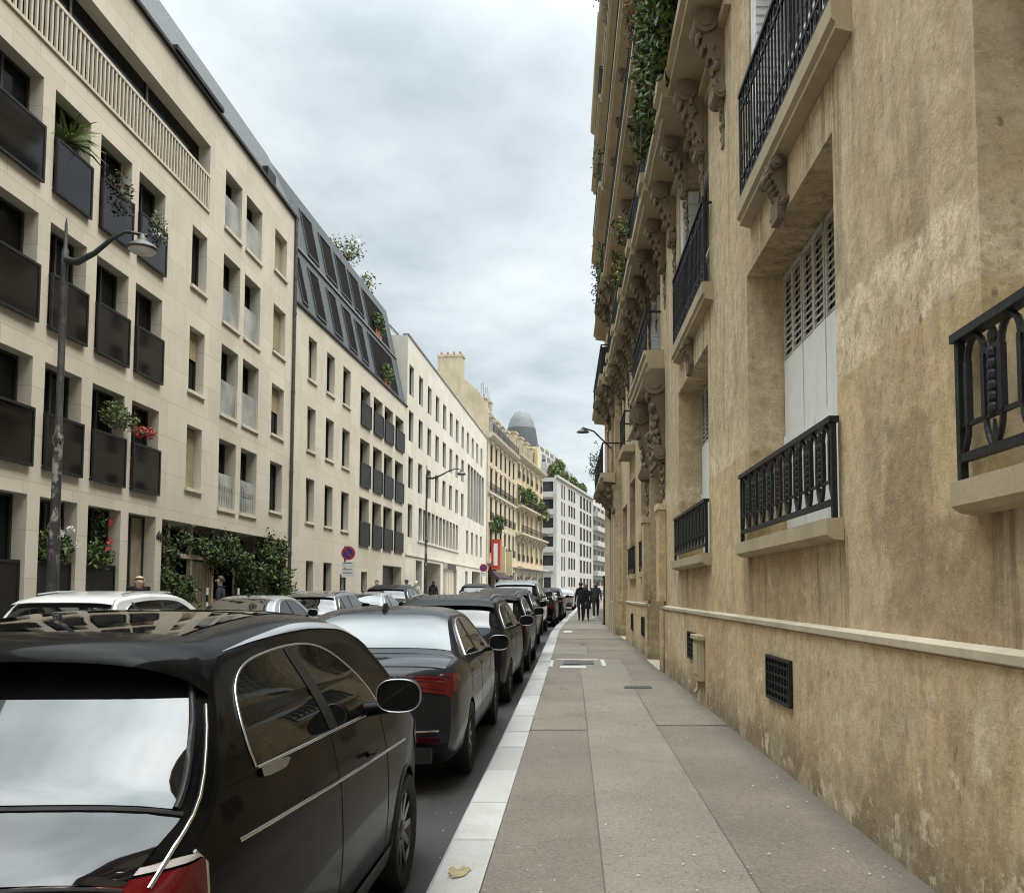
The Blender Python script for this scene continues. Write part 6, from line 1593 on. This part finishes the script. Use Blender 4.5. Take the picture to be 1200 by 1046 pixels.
# ------------------------------------------------------------------ lamps, signs, cabinet
def lamp(label, x, y, h, arm, loc_mark=True):
    z = gz(y)+.12; T = Thing('street_lamp', label, 'street lamp', (x, y, z)); X = x
    m = MB(); m.lathe([(.15, z), (.15, z+.12), (.115, z+.2), (.11, z+1.2), (.095, z+1.3), (.085, z+2.6), (.074, z+2.7), (.07, z+3.9)], (X, y, 0), 'z', 14)
    m.lathe([(.07, z+3.9), (.085, z+3.93), (.085, z+4.02), (.055, z+4.1), (.055, h-.8), (.055, h-.45), (.03, h-.4), (.022, h), (.003, h+.12)], (X, y, 0), 'z', 12)
    T.part('pole', m, [M['peeling']], smooth=40)
    m = MB(); q = [(X+.02, y, h-.62), (X+arm*.2, y-.02, h-.66), (X+arm*.45, y, h-.50), (X+arm*.7, y, h-.26), (X+arm*.9, y, h-.14), (X+arm, y, h-.14)]
    m.tube(q, [.07, .06, .045, .037, .033, .03], 8); m.tube([(X+arm, y, h-.14), (X+arm+.28, y, h-.20)], .028, 6)
    T.part('arm', m, M['pole_dark'], smooth=50)
    m = MB(); c = (X+arm+.2, y, h-.44)
    m.lathe([(.03, .26), (.05, .24), (.08, .15), (.20, .08), (.245, .02), (.23, -.02)], c, 'z', 20, False); lh = T.part('lamp_head', m, M['galv'], smooth=40)
    m = MB(); m.lathe([(.225, -.015), (.18, -.05), (.1, -.08), (.01, -.085)], c, 'z', 20, False); T.part('lamp_glass', m, M['lamp_lens'], lh, smooth=60)
lamp('tall street lamp with a curved arm and peeling pole in front of the limestone block', -8.55, 14.05, 7.8, 1.1)
lamp('slim street lamp further down the left pavement before the narrow windowed block', -8.0, 46.5, 8.5, 1.7)
def sign(label, x, y, zc, r, plates):
    z = gz(y)+.12; T = Thing('road_sign', label, 'road sign', (x, y, z))
    m = MB(); m.lathe([(.035, z), (.03, zc+r)], (x-.12, y+.03, 0), 'z', 8); m.lathe([(.07, z), (.06, z+.1), (.035, z+.15)], (x-.12, y+.03, 0), 'z', 8); T.part('pole', m, M['pole_dark'])
    m = MB(); c = (x, y, zc)
    def disc(rr, off): m.lathe([(rr, off), (rr, off+.01), (.002, off+.01)][::1], c, 'y', 24)
    m.cur = 0; disc(r, 0); m.cur = 1; m.lathe([(r*.72, -.006), (r*.72, 0)], c, 'y', 24); 
    m.cur = 0; a = R(45); d = (math.cos(a), math.sin(a)); w = r*.11
    p = [(-r*.75, -w), (r*.75, -w), (r*.75, w), (-r*.75, w)]
    m.face([(c[0]+u*d[0]-v*d[1], y-.010, c[2]-u*d[1]-v*d[0]) for u, v in p])
    T.part('disc', m, [M['sign_red'], M['sign_blue']])
    zz = zc-r-.06
    for (w, h, mt) in plates:
        m = MB(); m.box(x-w/2, x+w/2, y-.006, y+.006, zz-h, zz); m.cur = 1
        for k in range(max(1, int(h/.12))): m.box(x-w*.38, x+w*.30, y-.010, y-.0065, zz-.05-k*.12, zz-.03-k*.12)
        T.part('plate', m, [mt, M['dark_frame']]); zz -= h+.03
sign('round red and blue no parking sign above white plates on the left pavement', -8.0, 30.4, 3.0, .25, [(.42, .2, M['sign_white']), (.45, .32, M['sign_white'])])
sign('small round no parking sign near the red shop sign', -6.9, 66, 3.5, .30, [(.5, .3, M['sign_white'])])
y = 34.5; z = gz(y)+.12
T = Thing('advertising_cabinet', 'tall narrow dark green street cabinet standing past the right building corner', 'cabinet', (1.46+cx(y)*0, y, z))
m = MB(); m.box(1.24, 1.66, y-.2, y+.2, z+.08, z+1.85); m.box(1.20, 1.70, y-.24, y+.24, z, z+.08); T.part('casing', m, M['pole_dark'], bevel=.02)
m = MB(); m.box(1.20, 1.70, y-.24, y+.24, z+1.852, z+1.95); T.part('cap', m, M['pole_dark'], bevel=.02)
m = MB(); m.box(1.31, 1.59, y-.206, y-.201, z+1.2, z+1.6); T.part('notice', m, M['zinc'])

# ------------------------------------------------------------------ people
M['skin'] = mat('skin', (.48,.30,.22), .5, var=.1); M['hair_dark'] = mat('dark hair', (.02,.015,.012), .6, var=.3); M['hair_blond'] = mat('blond hair', (.55,.44,.28), .6, var=.25)
M['hair_brown'] = mat('brown hair', (.07,.04,.025), .6, var=.3)
M['coat_black'] = mat('black coat', (.013,.013,.015), .8, var=.3); M['coat_grey'] = mat('dark grey jacket', (.035,.036,.033), .8, var=.3)
M['coat_cream'] = mat('cream jacket', (.50,.47,.40), .8, var=.15); M['coat_navy'] = mat('navy coat', (.014,.017,.032), .8, var=.3)
M['denim'] = mat('dark trousers', (.017,.017,.021), .8, var=.3); M['shoe_white'] = mat('white shoe', (.6,.6,.58), .6, var=.1); M['shoe_dark'] = mat('dark shoe', (.02,.018,.016), .5, var=.2)
M['bag'] = mat('dark bag', (.03,.018,.020), .6, var=.3)
def person(label, x, y, h, coat, legs, shoe, hair, phase=.25, rz=0, long_coat=False, back_hair=.03, bagged=False, arm=0):
    """one continuous skinned body; phase is half the stride angle; facing +Y before rz"""
    k = h/1.72; z = gz(y)+.12
    J = {}; E = []
    def j(n, x, y, z, r, par=None):
        J[n] = (len(J), (x*k, y*k, z*k), r*k)
        if par: E.append((J[par][0], J[n][0]))
    j('pelvis', 0, 0, .96, .135); j('waist', 0, -.005, 1.12, .125, 'pelvis'); j('chest', 0, .0, 1.30, .15, 'waist'); j('neckb', 0, -.01, 1.45, .075, 'chest'); j('neck', 0, .005, 1.52, .052, 'neckb')
    j('chin', 0, .02, 1.575, .074, 'neck'); j('head', 0, .012, 1.635, .090, 'chin'); j('crown', 0, .0, 1.69, .066, 'head')
    for s, n in ((1, 'r'), (-1, 'l')):
        ph = phase*s; am = -phase*s*.8+(arm if s > 0 else 0)
        j('sh'+n, s*.165, -.005, 1.41, .070, 'chest')
        ex, ez = .30*math.sin(am), .30*math.cos(am)
        j('el'+n, s*.225, ex-.02, 1.41-ez, .052, 'sh'+n)
        f = am+.35+(abs(arm)*1.0 if s > 0 else 0); j('wr'+n, s*.235, ex-.02+.25*math.sin(f), 1.41-ez-.25*math.cos(f), .034, 'el'+n)
        j('pa'+n, s*.232, ex-.02+.33*math.sin(f), 1.41-ez-.33*math.cos(f), .036, 'wr'+n)
        j('hip'+n, s*.088, 0, .90, .105, 'pelvis')
        kx, kz = .43*math.sin(ph), .43*math.cos(ph); j('kn'+n, s*.095, kx+.01, .92-kz, .070, 'hip'+n)
        b = ph-(.35 if ph < 0 else .04); j('an'+n, s*.098, kx+.41*math.sin(b), .92-kz-.41*math.cos(b), .045, 'kn'+n)
        ay, az = kx+.41*math.sin(b), .92-kz-.41*math.cos(b)
        j('to'+n, s*.105, ay+.15, max(.035, az-.05), .036, 'an'+n)
    me = bpy.data.meshes.new('person'); vs = [v[1] for v in sorted(J.values())]; me.from_pydata(vs, E, [])
    o = bpy.data.objects.new('person', me); COL.objects.link(o)
    sk = o.modifiers.new('skin', 'SKIN'); sk.use_smooth_shade = True; ss = o.modifiers.new('sub', 'SUBSURF'); ss.levels = 2
    for n, (i, p, r) in J.items():
        d = me.skin_vertices[0].data[i]; d.radius = (r*1.25, r*.85) if n in ('chest', 'waist', 'pelvis', 'neckb') else (r, r); d.use_root = (n == 'pelvis')
    dg = bpy.context.evaluated_depsgraph_get(); nm = bpy.data.meshes.new_from_object(o.evaluated_get(dg)); o.modifiers.clear(); o.data = nm; bpy.data.meshes.remove(me)
    zmin = min(v.co.z for v in nm.vertices)
    for v in nm.vertices: v.co.z -= zmin
    # hands: four unequal bent fingers and a thumb, joined into the body mesh
    bm = bmesh.new(); bm.from_mesh(nm)
    fb = MB()
    for s, n in ((1, 'r'), (-1, 'l')):
        wr, pa = Vector(J['wr'+n][1]), Vector(J['pa'+n][1]); wr.z -= zmin; pa.z -= zmin; d = (pa-wr).normalized(); sd = d.cross(Vector((s, 0, 0))).normalized()
        for q, ln in enumerate((.070, .080, .075, .058)):
            b0 = pa+sd*(q-1.5)*.018*k; b1 = b0+d*ln*.55*k+Vector((-s*.008*k, 0, 0)); b2 = b1+d*ln*.45*k+Vector((-s*.022*k, 0, 0)); fb.tube([b0, b1, b2], [.0095*k, .0085*k, .006*k], 6)
        t0 = wr+d*.03*k+sd*.03*k; fb.tube([t0, t0+d*.035*k+sd*.022*k, t0+d*.065*k+sd*.02*k], [.011*k, .0095*k, .007*k], 6)
    base = len(bm.verts)
    vv = [bm.verts.new(p) for p in fb.v]
    for f in fb.f: bm.faces.new([vv[i] for i in f])
    hd = Vector(J['head'][1]); hd.z -= zmin                # nose and ears
    fb2 = MB(); fb2.tube([hd+Vector((0, .075, .02))*k, hd+Vector((0, .105, -.012))*k], [.010*k, .014*k], 6)
    for s in (-1, 1): fb2.blob(hd+Vector((s*.083, -.005, .0))*k, (.012*k, .022*k, .032*k), 8, 5)
    vv = [bm.verts.new(p) for p in fb2.v]
    for f in fb2.f: bm.faces.new([vv[i] for i in f])
    bm.to_mesh(nm); bm.free()
    nm.materials.clear()
    for q in (coat, legs, shoe, 'skin'): nm.materials.append(M[q])
    wrz = [Vector(J['wr'+n][1])-Vector((0, 0, zmin)) for n in 'rl']; paz = [Vector(J['pa'+n][1])-Vector((0, 0, zmin)) for n in 'rl']
    hem = (.55 if long_coat else .93)*k
    for f in nm.polygons:
        c = f.center; mi = 0
        if c.z > 1.50*k: mi = 3
        elif any((c-p).length < .075*k or (c-(p+(p-w).normalized()*.06*k)).length < .075*k for p, w in zip(paz, wrz)): mi = 3
        elif c.z < .12*k: mi = 2
        elif c.z < hem and abs(c.x) < .19*k: mi = 1
        f.material_index = mi; f.use_smooth = True
    o.location = (x, y, z); o.rotation_euler = (0, 0, rz); o.name = 'person'
    tag(o, label, 'person')
    m = MB(); hc = hd
    rows = []
    for i in range(1, 9):
        t = math.pi*.58*i/8
        tt = lambda a: min(t, .95) if math.sin(a) > .25 else t
        rows.append([(hc.x+.096*k*math.sin(tt(a))*math.cos(a), hc.y-.012*k+.108*k*math.sin(tt(a))*math.sin(a), hc.z+.02*k+.10*k*math.cos(tt(a))-(back_hair*k*max(0, -math.sin(a))*i/4)) for a in [2*math.pi*q/16 for q in range(16)]])
    m.grid(rows, True); m.face(rows[0]); ho = m.build('hair', M[hair], o, smooth=60)
    if long_coat:
        m = MB(); rows = []
        for i in range(7):
            zz = (1.0-.075*i)*k; rr = (.165+.012*i)*k; rows.append([(rr*1.12*math.cos(a), rr*.82*math.sin(a)+.012*k*math.sin(5*a)*i/6, zz) for a in [2*math.pi*q/22 for q in range(22)]])
        m.grid(rows, True); m.build('coat_skirt', M[coat], o, smooth=60)
    m = MB(); m.tube([(.10*k*math.cos(a), -.012*k+.075*k*math.sin(a), 1.475*k) for a in [2*math.pi*q/16 for q in range(17)]], .02*k, 6, False); m.build('collar', M[coat], o, smooth=60)
    if bagged:
        T = thing('bag', 'dark shoulder bag carried by the middle walker on the pavement', 'bag', (x+.24, y, z+.8))
        m = MB(); m.prism(WORLD, [(x+.20, z+.78), (x+.38, z+.78), (x+.35, z+1.06), (x+.23, z+1.06)], y-.16, y+.16); m.build('pouch', M['bag'], T, (x+.24, y, z+.8), bevel=.02)
        m = MB(); m.tube([(x+.29, y-.12, z+1.05), (x+.20, y-.03, z+1.42), (x+.20, y+.05, z+1.42), (x+.29, y+.12, z+1.05)], .01, 6); m.build('strap', M['bag'], T, (x+.24, y, z+.8))
    return o
person('person in dark coat and wide black trousers walking nearest the kerb', .36, 37.6, 1.70, 'coat_black', 'denim', 'shoe_dark', 'hair_dark', .12, R(8), False, .02)
person('person in long black coat and white shoes walking beside the kerbside walker', .60, 38.3, 1.60, 'coat_black', 'denim', 'shoe_white', 'hair_brown', .10, R(-6), True, .10, True)
person('person in dark grey jacket striding alone towards the green cabinet', 1.10, 40.5, 1.78, 'coat_grey', 'denim', 'shoe_white', 'hair_dark', .38, R(180), False, .02)
person('person with light blond hair standing behind the white car by the limestone piers', -8.62, 17.0, 1.74, 'coat_grey', 'denim', 'shoe_dark', 'hair_blond', .08, R(205), False, .06)
person('person in navy coat waiting at the ivy covered entrance', -8.9, 21.6, 1.80, 'coat_navy', 'denim', 'shoe_dark', 'hair_dark', .05, R(100), False, .02)
person('broad person in black coat seen from behind near the garage door', -8.55, 44.0, 1.86, 'coat_black', 'denim', 'shoe_dark', 'hair_dark', .15, R(5), False, .02)
person('person in cream jacket walking beside the one in black near the garage', -8.25, 45.0, 1.80, 'coat_cream', 'denim', 'shoe_dark', 'hair_blond', .2, R(-10), False, .05)
person('person with dark hair in dark jacket just before the garage door', -9.05, 39.5, 1.80, 'coat_grey', 'denim', 'shoe_dark', 'hair_brown', .2, R(180), False, .03)
person('person in black walking along the narrow windowed block past the lamp', -7.9, 48.5, 1.84, 'coat_black', 'denim', 'shoe_dark', 'hair_dark', .2, R(0), False, .03)
